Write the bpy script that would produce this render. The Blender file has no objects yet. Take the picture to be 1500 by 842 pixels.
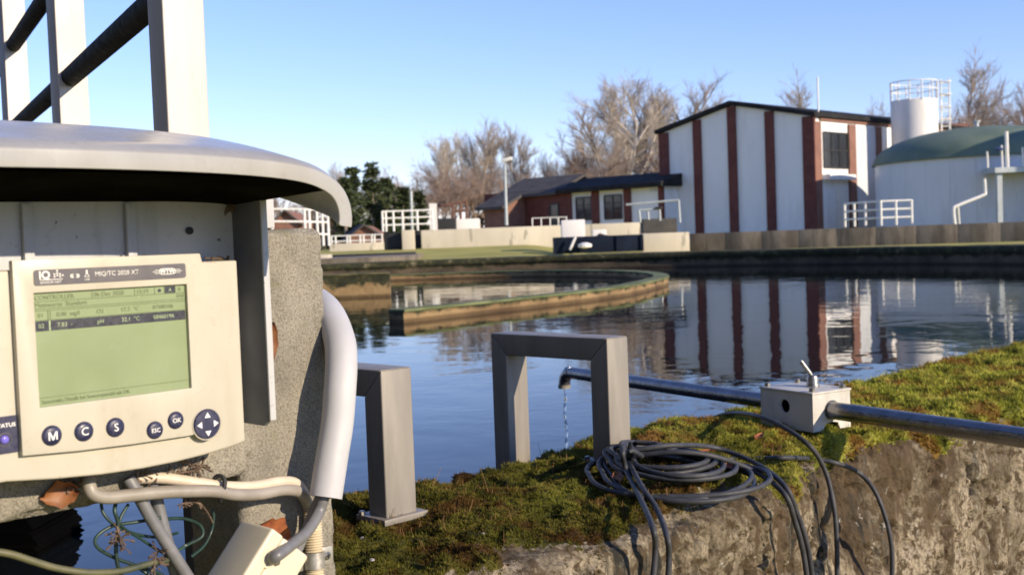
import bpy, bmesh, math, random
import numpy as np
from mathutils import Vector, Matrix

random.seed(7)
SC = bpy.context.scene
COL = SC.collection
S2 = 2 ** .5

# ------------------------------------------------------------------ camera
FPX, HOR, ROLL, CZ = 1684.0, 350.0, 0.037, 1.0        # measured on the 1500 x 842 photograph
PITCH = math.atan((421 - HOR) / FPX)
_f = np.array([0, math.cos(PITCH), -math.sin(PITCH)])
_r0 = np.array([1.0, 0, 0]); _u0 = np.array([0, math.sin(PITCH), math.cos(PITCH)])
_r = math.cos(ROLL) * _r0 - math.sin(ROLL) * _u0
_u = math.cos(ROLL) * _u0 + math.sin(ROLL) * _r0
_C = np.array([0, 0, CZ])
cam_d = bpy.data.cameras.new('camera')
cam = bpy.data.objects.new('camera', cam_d); COL.objects.link(cam)
cam_d.sensor_width = 36; cam_d.lens = 36 * FPX / 1500
cam_d.clip_start = 0.05; cam_d.clip_end = 5000
cam.matrix_world = Matrix(((_r[0], _u[0], -_f[0], 0), (_r[1], _u[1], -_f[1], 0), (_r[2], _u[2], -_f[2], CZ), (0, 0, 0, 1)))
cam_d.dof.use_dof = True; cam_d.dof.focus_distance = 1.55; cam_d.dof.aperture_fstop = 12.5
SC.camera = cam
# ------------------------------------------------------------------ sky and sun
SUN_EL = math.radians(21); SUN_AZ = math.radians(-34.5)    # azimuth measured from +x
sdir = Vector((math.cos(SUN_EL) * math.cos(SUN_AZ), math.cos(SUN_EL) * math.sin(SUN_AZ), math.sin(SUN_EL)))
world = bpy.data.worlds.new('World'); SC.world = world; world.use_nodes = True
nt = world.node_tree; bg = nt.nodes['Background']
sky = nt.nodes.new('ShaderNodeTexSky'); sky.sky_type = 'NISHITA'; sky.sun_disc = False
sky.sun_elevation = SUN_EL; sky.sun_rotation = math.atan2(sdir.x, sdir.y)
sky.air_density = 1.0; sky.dust_density = 0.0; sky.ozone_density = 5.0
tint = nt.nodes.new('ShaderNodeMix'); tint.data_type = 'RGBA'; tint.blend_type = 'MULTIPLY'; tint.inputs[0].default_value = 1; tint.inputs[7].default_value = (1.10, .91, 1.06, 1)
nt.links.new(sky.outputs[0], tint.inputs[6]); nt.links.new(tint.outputs[2], bg.inputs[0]); bg.inputs[1].default_value = 0.15
sun_d = bpy.data.lights.new('sun', 'SUN'); sun_d.energy = 4.5; sun_d.angle = math.radians(0.5); sun_d.color = (1.0, 0.84, 0.63)
sun = bpy.data.objects.new('sun', sun_d); COL.objects.link(sun); sun.rotation_euler = sdir.to_track_quat('Z', 'Y').to_euler()
SC.view_settings.view_transform = 'Standard'; SC.view_settings.look = 'None'
SC.view_settings.gamma = 1; SC.view_settings.exposure = 0.5
SC.view_settings.use_curve_mapping = False
SC.cycles.use_denoising = True; SC.cycles.max_bounces = 6
SC.cycles.caustics_reflective = False; SC.cycles.caustics_refractive = False

# ------------------------------------------------------------------ measuring helpers (photo pixel -> point of a real plane)
def ray(px, py): return _f + (px - 750) / FPX * _r + (421 - py) / FPX * _u
def P(px, py, d): k = ray(px, py); return _C + k * d / k[1]
def PV(px, py, v): k = ray(px, py); return _C + k * v / ((k[1] - k[0]) / S2)
def PU(px, py, u): k = ray(px, py); return _C + k * u / ((k[1] + k[0]) / S2)
def PZ(px, py, z): k = ray(px, py); return _C + k * (z - CZ) / k[2]
def UV(q): return ((q[0] + q[1]) / S2, (q[1] - q[0]) / S2, q[2])
def W(u, v, z): return np.array([(u - v) / S2, (u + v) / S2, z], float)   # plant grid: u along the near wall, v across the basin
UD = np.array([1, 1, 0]) / S2; VD = np.array([-1, 1, 0]) / S2; ZD = np.array([0, 0, 1.0])

# ------------------------------------------------------------------ numeric noise
_rng = np.random.default_rng(3)
_tab = _rng.random((256, 256))
def vn(x, y):
    xi = np.floor(x).astype(int); yi = np.floor(y).astype(int); fx = x - xi; fy = y - yi
    fx = fx * fx * (3 - 2 * fx); fy = fy * fy * (3 - 2 * fy)
    a = _tab[xi & 255, yi & 255]; b = _tab[(xi + 1) & 255, yi & 255]; c = _tab[xi & 255, (yi + 1) & 255]; d = _tab[(xi + 1) & 255, (yi + 1) & 255]
    return (a * (1 - fx) + b * fx) * (1 - fy) + (c * (1 - fx) + d * fx) * fy
def fbm(x, y, o=4, g=.5):
    s = 0; a = 1; t = 0
    for i in range(o):
        s = s + a * vn(x + 17.3 * i, y + 9.1 * i); t += a; a *= g; x = x * 2.03; y = y * 2.03
    return s / t
def sstep(a, b, x): t = np.clip((x - a) / (b - a), 0, 1); return t * t * (3 - 2 * t)

# ------------------------------------------------------------------ mesh helpers
def np_mesh(name, V, Fc):
    V = np.asarray(V, np.float32); Fc = np.asarray(Fc, np.int32); n, k = Fc.shape
    me = bpy.data.meshes.new(name)
    me.vertices.add(len(V)); me.vertices.foreach_set('co', V.ravel())
    me.loops.add(n * k); me.loops.foreach_set('vertex_index', Fc.ravel())
    me.polygons.add(n); me.polygons.foreach_set('loop_start', np.arange(n, dtype=np.int32) * k)
    me.update(calc_edges=True); me.validate()
    return me
def link(name, me, mat, parent=None):
    o = bpy.data.objects.new(name, me)
    if mat is not None: me.materials.clear(); me.materials.append(mat)
    COL.objects.link(o)
    if parent is not None: o.parent = parent
    return o
def tag(o, label=None, cat=None, group=None, kind=None):
    if label: o['label'] = label
    if cat: o['category'] = cat
    if group: o['group'] = group
    if kind: o['kind'] = kind
    return o
def thing(name, loc, label, cat, group=None):
    o = bpy.data.objects.new(name, None); COL.objects.link(o); o.location = tuple(float(c) for c in loc); o.empty_display_size = .1
    return tag(o, label, cat, group)
def wloc(o):
    l = Vector((0, 0, 0))
    while o is not None: l = l + o.location; o = o.parent
    return l
def cr(pts, n=8, closed=False):
    p = [np.asarray(q, float) for q in pts]; out = []
    N = len(p)
    for i in range(N if closed else N - 1):
        if closed: a, b, c, d = p[i - 1], p[i], p[(i + 1) % N], p[(i + 2) % N]
        else: a, b, c, d = p[max(i - 1, 0)], p[i], p[i + 1], p[min(i + 2, N - 1)]
        for j in range(n):
            t = j / n
            out.append(.5 * ((2 * b) + (c - a) * t + (2 * a - 5 * b + 4 * c - d) * t * t + (3 * b - a - 3 * c + d) * t ** 3))
    if not closed: out.append(p[-1])
    return out
class MB:
    def __init__(s): s.v = []; s.f = []
    def add(s, vs, fs):
        b = len(s.v); s.v += [tuple(float(c) for c in q) for q in vs]; s.f += [tuple(b + i for i in f) for f in fs]; return s
    def box(s, c, a, b, d):
        c, a, b, d = (np.asarray(q, float) for q in (c, a, b, d))
        vs = [c + i * a + j * b + k * d for k in (-1, 1) for j in (-1, 1) for i in (-1, 1)]
        return s.add(vs, [(0, 2, 3, 1), (4, 5, 7, 6), (0, 1, 5, 4), (2, 6, 7, 3), (0, 4, 6, 2), (1, 3, 7, 5)])
    def uvbox(s, u0, u1, v0, v1, z0, z1):
        return s.box(W((u0 + u1) / 2, (v0 + v1) / 2, (z0 + z1) / 2), UD * (u1 - u0) / 2, VD * (v1 - v0) / 2, ZD * (z1 - z0) / 2)
    def xbox(s, x0, x1, y0, y1, z0, z1):
        return s.box(((x0 + x1) / 2, (y0 + y1) / 2, (z0 + z1) / 2), ((x1 - x0) / 2, 0, 0), (0, (y1 - y0) / 2, 0), (0, 0, (z1 - z0) / 2))
    def bar(s, p, q, w, h, up=(0, 0, 1)):
        p = np.asarray(p, float); q = np.asarray(q, float); d = q - p; up = np.asarray(up, float)
        x = np.cross(d, up); x /= np.linalg.norm(x); y = np.cross(x, d); y /= np.linalg.norm(y)
        return s.box((p + q) / 2, d / 2, x * w / 2, y * h / 2)
    def tube(s, pts, r, n=10, closed=False, cap=True):
        pts = [np.asarray(q, float) for q in pts]; N = len(pts)
        rr = [r] * N if not hasattr(r, '__len__') else r
        T = []
        for i in range(N):
            a = pts[i - 1] if (i > 0 or closed) else pts[i]; b = pts[(i + 1) % N] if (i < N - 1 or closed) else pts[i]
            t = b - a; T.append(t / (np.linalg.norm(t) + 1e-12))
        g = np.array([0, 0, 1.0]) if abs(T[0][2]) < .9 else np.array([1.0, 0, 0])
        x = np.cross(T[0], g); x /= np.linalg.norm(x); vs = []
        for i in range(N):
            x = x - T[i] * (x @ T[i]); x /= np.linalg.norm(x) + 1e-12; y = np.cross(T[i], x)
            for k in range(n):
                a = 2 * math.pi * k / n; vs.append(pts[i] + rr[i] * (math.cos(a) * x + math.sin(a) * y))
        fs = []
        for i in range(N if closed else N - 1):
            j = (i + 1) % N
            for k in range(n): fs.append((i * n + k, i * n + (k + 1) % n, j * n + (k + 1) % n, j * n + k))
        if cap and not closed: fs.append(tuple(range(n - 1, -1, -1))); fs.append(tuple((N - 1) * n + k for k in range(n)))
        return s.add(vs, fs)
    def lathe(s, prof, c, n=32, ax=ZD):
        c = np.asarray(c, float); ax = np.asarray(ax, float); ax = ax / np.linalg.norm(ax)
        g = np.array([1.0, 0, 0]) if abs(ax[0]) < .9 else np.array([0, 1.0, 0]); x = np.cross(g, ax); x /= np.linalg.norm(x); y = np.cross(ax, x)
        vs = []; fs = []
        for r, z in prof:
            for k in range(n):
                a = 2 * math.pi * k / n; vs.append(c + ax * z + r * (math.cos(a) * x + math.sin(a) * y))
        for i in range(len(prof) - 1):
            for k in range(n): fs.append((i * n + k, i * n + (k + 1) % n, (i + 1) * n + (k + 1) % n, (i + 1) * n + k))
        fs.append(tuple(range(n - 1, -1, -1))); fs.append(tuple((len(prof) - 1) * n + k for k in range(n)))
        return s.add(vs, fs)
    def plate(s, outer, holes, fn, t0, t1):
        """2-D outline with holes between two levels; fn(a, b, t) -> point"""
        bm = bmesh.new()
        for lp in [outer] + list(holes):
            vv = [bm.verts.new((a, b, 0)) for a, b in lp]
            for i in range(len(vv)): bm.edges.new((vv[i], vv[(i + 1) % len(vv)]))
        bmesh.ops.triangle_fill(bm, use_beauty=True, edges=bm.edges[:], normal=(0, 0, 1))
        bm.verts.index_update(); co = [(v.co.x, v.co.y) for v in bm.verts]; tr = [[v.index for v in f.verts] for f in bm.faces]; bm.free()
        n = len(co)
        fs = [tuple(t) for t in tr] + [tuple(n + i for i in reversed(t)) for t in tr]
        b = 0
        for lp in [outer] + list(holes):
            m = len(lp)
            for i in range(m): fs.append((b + i, b + (i + 1) % m, n + b + (i + 1) % m, n + b + i))
            b += m
        return s.add([fn(a, c, t0) for a, c in co] + [fn(a, c, t1) for a, c in co], fs)
    def build(s, name, mat, parent=None, bevel=0, seg=2, smooth=None, loc=None):
        L = wloc(parent) if parent is not None else Vector(loc if loc is not None else (0, 0, 0))
        me = bpy.data.meshes.new(name)
        me.from_pydata([(q[0] - L.x, q[1] - L.y, q[2] - L.z) for q in s.v], [], s.f); me.update()
        bm = bmesh.new(); bm.from_mesh(me)
        bmesh.ops.recalc_face_normals(bm, faces=bm.faces[:])
        if bevel:
            ed = [e for e in bm.edges if len(e.link_faces) == 2 and e.calc_face_angle(0) > .5]
            bmesh.ops.bevel(bm, geom=ed, offset=bevel, segments=seg, affect='EDGES', profile=.6, clamp_overlap=True)
        bm.to_mesh(me); bm.free()
        if smooth is not None or bevel:
            me.shade_smooth(); me.set_sharp_from_angle(angle=math.radians(smooth if smooth else 40))
        o = link(name, me, mat, parent)
        if parent is None: o.location = L
        return o
def copy_tree(o, parent=None):
    c = o.copy(); COL.objects.link(c); c.parent = parent
    for ch in list(o.children): copy_tree(ch, c)
    return c

# ------------------------------------------------------------------ materials
MATS = {}
def nodes_mat(name):
    m = bpy.data.materials.new(name); m.use_nodes = True
    n = m.node_tree; b = n.nodes['Principled BSDF']; MATS[name] = m
    return m, n, b
def N(n, typ, **kw):
    x = n.nodes.new(typ)
    for k, v in kw.items():
        if k in x.inputs: x.inputs[k].default_value = v
        else: setattr(x, k, v)
    return x
def ramp(n, src, stops):
    r = n.nodes.new('ShaderNodeValToRGB'); e = r.color_ramp.elements
    while len(e) < len(stops): e.new(.5)
    for i, (p, c) in enumerate(stops): e[i].position = p; e[i].color = (*c, 1) if len(c) == 3 else c
    n.links.new(src, r.inputs[0]); return r.outputs[0]
def mixc(n, fac, a, b, mode='MIX'):
    m = n.nodes.new('ShaderNodeMix'); m.data_type = 'RGBA'; m.blend_type = mode
    for s, q in ((m.inputs[0], fac), (m.inputs[6], a), (m.inputs[7], b)):
        if hasattr(q, 'is_output'): n.links.new(q, s)
        else: s.default_value = q if not hasattr(q, '__len__') else (*q, 1)
    return m.outputs[2]
def coords(n, scale=(1, 1, 1), kind='Object', rnd=True):
    t = n.nodes.new('ShaderNodeTexCoord'); m = n.nodes.new('ShaderNodeMapping'); m.inputs['Scale'].default_value = scale
    n.links.new(t.outputs[kind], m.inputs[0])
    return m.outputs[0]
def noise(n, co, scale, detail=5, rough=.55, dist=0):
    x = N(n, 'ShaderNodeTexNoise', Scale=scale, Detail=detail, Roughness=rough, Distortion=dist); n.links.new(co, x.inputs['Vector']); return x.outputs[0]
def bump(n, b, h, strength, dist):
    x = N(n, 'ShaderNodeBump', Strength=strength, Distance=dist); n.links.new(h, x.inputs['Height']); n.links.new(x.outputs[0], b.inputs['Normal']); return x
def simple(name, c1, c2=None, scale=6, rough=.6, metal=0, bmp=0, bsc=60, bd=.002, lo=.35, hi=.65, spec=.5, stretch=(1, 1, 1), detail=6, speck=None, speck_scale=90, speck_lo=.68, rv=.12, dirt=None, dscale=9, dlo=.50, dhi=.72, damt=.6):
    m, n, b = nodes_mat(name); co = coords(n, stretch)
    b.inputs['Roughness'].default_value = rough; b.inputs['Metallic'].default_value = metal; b.inputs['Specular IOR Level'].default_value = spec
    f = noise(n, co, scale, detail)
    c = ramp(n, f, [(lo, c1), (hi, c2 or c1)])
    if speck:
        g = ramp(n, noise(n, co, speck_scale, 3, .6), [(speck_lo, (0, 0, 0)), (speck_lo + .05, (1, 1, 1))]); c = mixc(n, g, c, speck)
    if dirt:
        d1 = ramp(n, noise(n, coords(n, (1, 1, .16)), dscale, 7, .68), [(dlo, (0, 0, 0)), (dhi, (damt, damt, damt))]); c = mixc(n, d1, c, dirt)
        d2 = ramp(n, noise(n, co, dscale * 7, 6, .7), [(.58, (0, 0, 0)), (.70, (damt * .6,) * 3)]); c = mixc(n, d2, c, dirt)
    n.links.new(c, b.inputs['Base Color'])
    if rv:
        r = n.nodes.new('ShaderNodeMapRange'); n.links.new(noise(n, co, scale * 2.3, 4), r.inputs[0]); r.inputs[1].default_value = .3; r.inputs[2].default_value = .7; r.inputs[3].default_value = max(rough - rv, .02); r.inputs[4].default_value = min(rough + rv, 1)
        n.links.new(r.outputs[0], b.inputs['Roughness'])
    if bmp: bump(n, b, noise(n, co, bsc, 5, .6), bmp, bd)
    return m

cream = simple('cream_plastic', (.44, .41, .33), (.50, .465, .38), 9, .42, dirt=(.30, .25, .17), dscale=14, damt=.38, rv=.1, bmp=.05, bsc=700, bd=.0004, speck=(.25, .17, .08), speck_scale=130, speck_lo=.735)
navy = simple('navy_key', (.012, .014, .05), (.035, .035, .075), 160, .42, speck=(.16, .16, .2), speck_scale=500, speck_lo=.66)
bannerm = simple('banner_print', (.075, .07, .085), (.11, .10, .11), 60, .5)
lcd = simple('lcd_glass', (.215, .265, .145), (.26, .31, .175), 14, .22, lo=.3, hi=.7, speck=(.42, .5, .28), speck_scale=240, speck_lo=.72, rv=.08)
lcd_dark = simple('lcd_dark_pixels', (.035, .035, .05), (.05, .05, .06), 90, .3)
lcd_ink = simple('lcd_ink', (.13, .17, .08), (.17, .21, .10), 300, .3)
lcd_light = simple('lcd_light_pixels', (.34, .42, .24), (.38, .46, .28), 90, .3)
print_white = simple('white_print', (.75, .74, .70), (.82, .8, .76), 200, .5)
led = simple('status_lamp_lens', (.16, .13, .55), (.24, .2, .7), 80, .2)
hoodm = simple('hood_plastic', (.33, .325, .31), (.39, .385, .365), 5, .28, dirt=(.20, .18, .145), dscale=8, damt=.42, bmp=.05, bsc=500, bd=.0005, speck=(.22, .17, .1), speck_scale=60, speck_lo=.745, rv=.1)
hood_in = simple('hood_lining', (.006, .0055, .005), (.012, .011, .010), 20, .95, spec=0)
platem = simple('shield_plate', (.42, .425, .43), (.48, .485, .49), 6, .5, dirt=(.16, .15, .13), dscale=16, damt=.5, speck=(.05, .04, .03), speck_scale=75, speck_lo=.68)
flangem = simple('shield_flange', (.10, .105, .115), (.15, .155, .165), 14, .55, speck=(.1, .08, .06), speck_scale=120, speck_lo=.7)
post_paint = simple('post_steel', (.53, .49, .45), (.60, .56, .51), 3, .55, metal=0.1, dirt=(.26, .22, .17), dscale=6, damt=.35, stretch=(1, 1, .4), bmp=.04, bsc=300, bd=.0004)
darkpipe = simple('dark_pipe', (.007, .008, .007), (.022, .025, .019), 28, .8, spec=.15, bmp=.3, bsc=120, bd=.001, speck=(.08, .085, .06), speck_scale=160, speck_lo=.68)
steel = simple('stainless_steel', (.225, .205, .178), (.285, .26, .222), 4, .5, metal=.22, dirt=(.13, .115, .09), dscale=7, damt=.45, stretch=(6, 6, .6), bmp=.05, bsc=200, bd=.0004, speck=(.10, .09, .07), speck_scale=70, speck_lo=.73)
galv = simple('galvanised_pipe', (.17, .17, .18), (.26, .26, .27), 18, .27, metal=.85, bmp=.12, bsc=90, bd=.0006, speck=(.10, .09, .08), speck_scale=60, speck_lo=.70)
boxpaint = simple('grey_box_paint', (.50, .485, .44), (.58, .56, .51), 16, .5, dirt=(.25, .22, .16), dscale=14, damt=.5, speck=(.2, .18, .13), speck_scale=120, speck_lo=.70)
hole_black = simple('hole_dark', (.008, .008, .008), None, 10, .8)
boltm = simple('bolt_steel', (.22, .21, .19), (.33, .32, .29), 100, .35, metal=.8)
cable = simple('black_cable', (.032, .034, .039), (.055, .057, .064), 40, .55, spec=.3, rv=.1, speck=(.07, .07, .07), speck_scale=150, speck_lo=.70)
cable_grey = simple('grey_cable', (.23, .205, .175), (.30, .27, .235), 40, .5, speck=(.12, .10, .07), speck_scale=160, speck_lo=.68)
cable_beige = simple('beige_cable', (.52, .44, .33), (.60, .51, .40), 40, .5, speck=(.2, .15, .09), speck_scale=160, speck_lo=.70)
cable_slate = simple('slate_cable', (.12, .12, .125), (.18, .18, .185), 40, .45, speck=(.3, .3, .3), speck_scale=200, speck_lo=.70)
wire_green = simple('green_wire', (.008, .022, .018), (.02, .055, .042), 50, .45, speck=(.25, .28, .2), speck_scale=90, speck_lo=.66)
hosem = simple('white_foam_hose', (.41, .41, .425), (.47, .47, .485), 8, .55, dirt=(.33, .31, .27), dscale=12, damt=.3, bmp=.06, bsc=300, bd=.0006, speck=(.35, .33, .3), speck_scale=90, speck_lo=.74)
corr = simple('corrugated_tube', (.50, .42, .28), (.58, .49, .34), 60, .55)
jbox = simple('junction_box_plastic', (.58, .52, .37), (.65, .58, .43), 20, .45, speck=(.3, .24, .15), speck_scale=140, speck_lo=.73)
leafm = simple('dry_leaf', (.15, .05, .018), (.26, .11, .04), 60, .6, bmp=.3, bsc=150, bd=.001)
leaf_rust = simple('rust_leaf', (.20, .055, .02), (.34, .11, .03), 90, .7, bmp=.4, bsc=200, bd=.001)
drygrass = simple('dry_plant', (.07, .045, .03), (.16, .11, .075), 80, .8)
white_paint = simple('white_render', (.78, .78, .77), (.85, .85, .83), .35, .75, dirt=(.55, .54, .50), dscale=.8, damt=.5, stretch=(1, 1, .4), bmp=.25, bsc=6, bd=.02)
brick = simple('brick_red_shaded', (.11, .033, .026), (.155, .048, .036), 2.0, .85, bmp=.4, bsc=20, bd=.01)  # brick of the sides turned from the sun, shade put into the colour
brick_lit = simple('brick_orange_lit', (.19, .095, .068), (.25, .125, .09), 2.0, .85, bmp=.4, bsc=20, bd=.01)  # lighter brick for sunlit sides, sunlight put into the colour; huts share it
roofm = simple('roof_black', (.018, .018, .019), (.034, .033, .034), 1.5, .85, spec=.12)
roof_grey = simple('roof_grey', (.065, .06, .058), (.10, .094, .09), 1.5, .85, spec=.12, bmp=.3, bsc=8, bd=.02)
glassm = simple('window_glass', (.015, .017, .02), (.03, .035, .04), 1.2, .08)
frame_dark = simple('window_frame_dark', (.03, .028, .028), None, 5, .5)
rail_white = simple('rail_white_paint', (.72, .71, .66), (.80, .79, .74), 3, .5)
silo_white = simple('silo_white', (.74, .71, .66), (.80, .78, .73), .6, .5, dirt=(.5, .46, .4), dscale=1.5, damt=.5, stretch=(1, 1, .2))
tankm = simple('tank_sheet', (.56, .59, .63), (.63, .66, .69), .5, .5, dirt=(.42, .43, .44), dscale=1.5, damt=.5, stretch=(1, 1, .25))
domem = simple('dome_green', (.10, .145, .105), (.15, .195, .14), .6, .7)
galv_far = simple('galvanised_far', (.33, .37, .38), (.42, .46, .47), 2, .45, metal=.2)
blue_tr = simple('dark_blue_paint', (.006, .010, .022), (.012, .018, .034), 1.5, .85, spec=.1)
conc_light = simple('concrete_light', (.52, .465, .36), (.64, .58, .45), .9, .9, stretch=(1, 1, .3), bmp=.3, bsc=9, bd=.02, speck=(.36, .33, .25), speck_scale=2.4, speck_lo=.62)
conc_dark = simple('concrete_dark', (.05, .048, .045), (.08, .075, .068), 1.5, .9)
conc_stain = simple('concrete_stained', (.13, .108, .08), (.24, .20, .15), 1.2, .9, stretch=(1, 1, .5), dirt=(.07, .058, .045), dscale=3.2, damt=.75, dlo=.46, dhi=.66, bmp=.3, bsc=9, bd=.02, lo=.38, hi=.6)
bark = simple('bare_bark', (.30, .245, .195), (.40, .335, .27), 1.5, .9)
bark_red = simple('bare_bark_reddish', (.25, .18, .14), (.34, .25, .195), 1.5, .9)
bark_pale = simple('bare_bark_pale', (.42, .36, .29), (.52, .46, .38), 1.5, .9)
needle = simple('conifer_needles', (.035, .055, .026), (.095, .11, .05), .8, .9, spec=.1)
hedge = simple('dry_brush', (.09, .065, .045), (.16, .12, .085), .3, .9, spec=.1)
dark_reflm = simple('dark_reflection', (.002, .002, .0025), (.003, .003, .003), 6, 1, spec=0)  # near-black tone of the water's dark reflection, used on a solid block
groundm = simple('grass_ground', (.27, .25, .045), (.42, .37, .085), .45, .95, bmp=.6, bsc=12, bd=.05, lo=.3, hi=.7)
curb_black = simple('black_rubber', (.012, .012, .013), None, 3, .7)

# water
def make_water():
    m, n, b = nodes_mat('basin_water')
    b.inputs['Base Color'].default_value = (.006, .008, .010, 1); b.inputs['Roughness'].default_value = .015; b.inputs['IOR'].default_value = 1.23
    co = coords(n, (1, 1, 1))
    a = noise(n, co, 1.1, 3, .5, .4); c = noise(n, coords(n, (1, 1, 1)), 6.0, 3, .5, .6)
    mk = ramp(n, noise(n, co, .22, 2, .5), [(.42, (.12, .12, .12)), (.66, (1, 1, 1))])
    cc = mixc(n, mk, (.5, .5, .5), c)
    x1 = N(n, 'ShaderNodeBump', Strength=.45, Distance=.012); n.links.new(a, x1.inputs['Height'])
    x2 = N(n, 'ShaderNodeBump', Strength=.4, Distance=.0045); n.links.new(cc, x2.inputs['Height']); n.links.new(x1.outputs[0], x2.inputs['Normal'])
    n.links.new(x2.outputs[0], b.inputs['Normal'])
    return m
waterm = make_water()

# old basin concrete: tan and grey, pitted, rust and soot streaks
def make_wall_mat():
    m, n, b = nodes_mat('old_basin_concrete'); b.inputs['Roughness'].default_value = .92; b.inputs['Specular IOR Level'].default_value = .25
    co = coords(n); st = coords(n, (1, 1, .22))
    base = ramp(n, noise(n, co, 5, 8, .65), [(.30, (.09, .072, .048)), (.44, (.18, .148, .10)), (.58, (.345, .29, .205)), (.72, (.25, .225, .185))])
    grain = ramp(n, noise(n, co, 120, 6, .7), [(.30, (.22, .20, .18)), (.52, (1, 1, 1)), (.66, (1.3, 1.28, 1.22))])
    c = mixc(n, .95, base, grain, 'MULTIPLY')
    rust = ramp(n, noise(n, st, 5.5, 7, .7, .4), [(.50, (0, 0, 0)), (.58, (1, 1, 1))])
    c = mixc(n, rust, c, mixc(n, noise(n, co, 40, 4), (.045, .034, .022), (.14, .095, .055)))
    soot = ramp(n, noise(n, coords(n, (1.3, 1.3, .09)), 7, 6, .65, .2), [(.57, (0, 0, 0)), (.65, (1, 1, 1))])
    c = mixc(n, soot, c, (.030, .028, .022))
    fl_ = ramp(n, noise(n, co, 34, 5, .7), [(.50, (0, 0, 0)), (.565, (1, 1, 1))]); c = mixc(n, fl_, c, mixc(n, noise(n, co, 9, 3), (.032, .025, .015), (.13, .09, .05)))
    lich = ramp(n, noise(n, co, 26, 6, .7), [(.63, (0, 0, 0)), (.68, (1, 1, 1))])
    c = mixc(n, lich, c, (.36, .35, .30))
    n.links.new(c, b.inputs['Base Color'])
    v = N(n, 'ShaderNodeTexVoronoi', Scale=70); n.links.new(co, v.inputs['Vector'])
    h = mixc(n, .35, noise(n, co, 70, 9, .75), v.outputs[0]); bump(n, b, h, 1.0, .012)
    return m
wallm = make_wall_mat()

def make_moss_mat(name, leaf):
    m, n, b = nodes_mat(name); b.inputs['Roughness'].default_value = .85; b.inputs['Specular IOR Level'].default_value = .2
    co = coords(n)
    k = 1.0 if leaf else .5
    g = ramp(n, noise(n, co, 9, 6, .65), [(.30, (.05 * k, .06 * k, .014 * k)), (.41, (.17 * k, .185 * k, .030 * k)), (.50, (.40 * k, .41 * k, .060 * k)), (.64, (.58 * k, .53 * k, .12 * k))])
    rs = ramp(n, noise(n, co, 6.5, 6, .65, .3), [(.50, (0, 0, 0)), (.60, (.9, .9, .9))])
    g = mixc(n, rs, g, mixc(n, noise(n, co, 60, 3), (.14 * k, .075 * k, .024 * k), (.46 * k, .23 * k, .06 * k)))
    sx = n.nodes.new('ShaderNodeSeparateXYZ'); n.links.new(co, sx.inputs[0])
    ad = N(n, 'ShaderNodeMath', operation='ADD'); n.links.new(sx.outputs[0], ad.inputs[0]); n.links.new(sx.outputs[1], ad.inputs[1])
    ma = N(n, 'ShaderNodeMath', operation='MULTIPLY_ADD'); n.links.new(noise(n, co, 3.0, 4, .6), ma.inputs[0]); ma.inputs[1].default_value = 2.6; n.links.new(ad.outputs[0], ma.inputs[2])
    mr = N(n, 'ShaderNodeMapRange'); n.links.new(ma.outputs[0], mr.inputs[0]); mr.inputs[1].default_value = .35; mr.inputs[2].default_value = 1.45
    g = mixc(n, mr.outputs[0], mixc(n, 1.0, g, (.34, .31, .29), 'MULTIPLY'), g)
    fine = ramp(n, noise(n, co, 260, 3, .6), [(.3, (.45, .45, .45)), (.65, (1.35, 1.35, 1.25))])
    g = mixc(n, 1.0, g, fine, 'MULTIPLY')
    n.links.new(g, b.inputs['Base Color'])
    if leaf:
        b.inputs['Subsurface Weight'].default_value = 0
        tr = n.nodes.new('ShaderNodeBsdfTranslucent'); n.links.new(g, tr.inputs[0]); mx = n.nodes.new('ShaderNodeMixShader'); mx.inputs[0].default_value = .3
        n.links.new(b.outputs[0], mx.inputs[1]); n.links.new(tr.outputs[0], mx.inputs[2]); n.links.new(mx.outputs[0], n.nodes['Material Output'].inputs[0])
    else: bump(n, b, noise(n, co, 140, 6, .7), .8, .006)
    return m
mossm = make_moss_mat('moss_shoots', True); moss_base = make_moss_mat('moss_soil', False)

# far side of the basin: bare concrete near the water, moss and lichen up at the lip
def make_far_wall(name='mossy_basin_rim', thr=.45, c1=(.045, .034, .022), c2=(.12, .088, .052), jm=.55, wet_on=True):
    m, n, b = nodes_mat(name); b.inputs['Roughness'].default_value = .95
    co = coords(n, kind='Object')
    base = ramp(n, noise(n, co, 1.2, 6, .6), [(.35, c1), (.6, c2)])
    sx = n.nodes.new('ShaderNodeSeparateXYZ'); n.links.new(co, sx.inputs[0])
    jit = N(n, 'ShaderNodeMath', operation='MULTIPLY_ADD'); n.links.new(noise(n, co, 3.2, 5, .65), jit.inputs[0]); jit.inputs[1].default_value = jm; n.links.new(sx.outputs[2], jit.inputs[2])
    mk = ramp(n, jit.outputs[0], [(thr, (0, 0, 0)), (thr + .06, (1, 1, 1))])
    moss = ramp(n, noise(n, co, 4.5, 6, .65), [(.33, (.012, .014, .006)), (.55, (.035, .036, .013)), (.65, (.09, .08, .032)), (.72, (.30, .27, .19))])
    c = mixc(n, mk, base, moss)
    wet = ramp(n, sx.outputs[2], [(.03, (.38, .36, .33)), (.07, (1, 1, 1))]); c = mixc(n, 1.0, c, wet, 'MULTIPLY')
    n.links.new(c, b.inputs['Base Color']); bump(n, b, noise(n, co, 9, 6, .7), .7, .04)
    return m
farwall = make_far_wall()
lowwall = make_far_wall('guide_wall_concrete', .235, (.17, .105, .048), (.31, .21, .10), .30)
divwall = make_far_wall('divider_concrete', .50, (.20, .13, .055), (.34, .235, .11), .55)
moss_cap = simple('rim_moss_cap', (.05, .05, .018), (.16, .14, .06), 3, .95, bmp=.6, bsc=14, bd=.03)
algae = simple('algae_green', (.075, .095, .03), (.17, .19, .085), 2.2, .9, bmp=.5, bsc=14, bd=.02)

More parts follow.
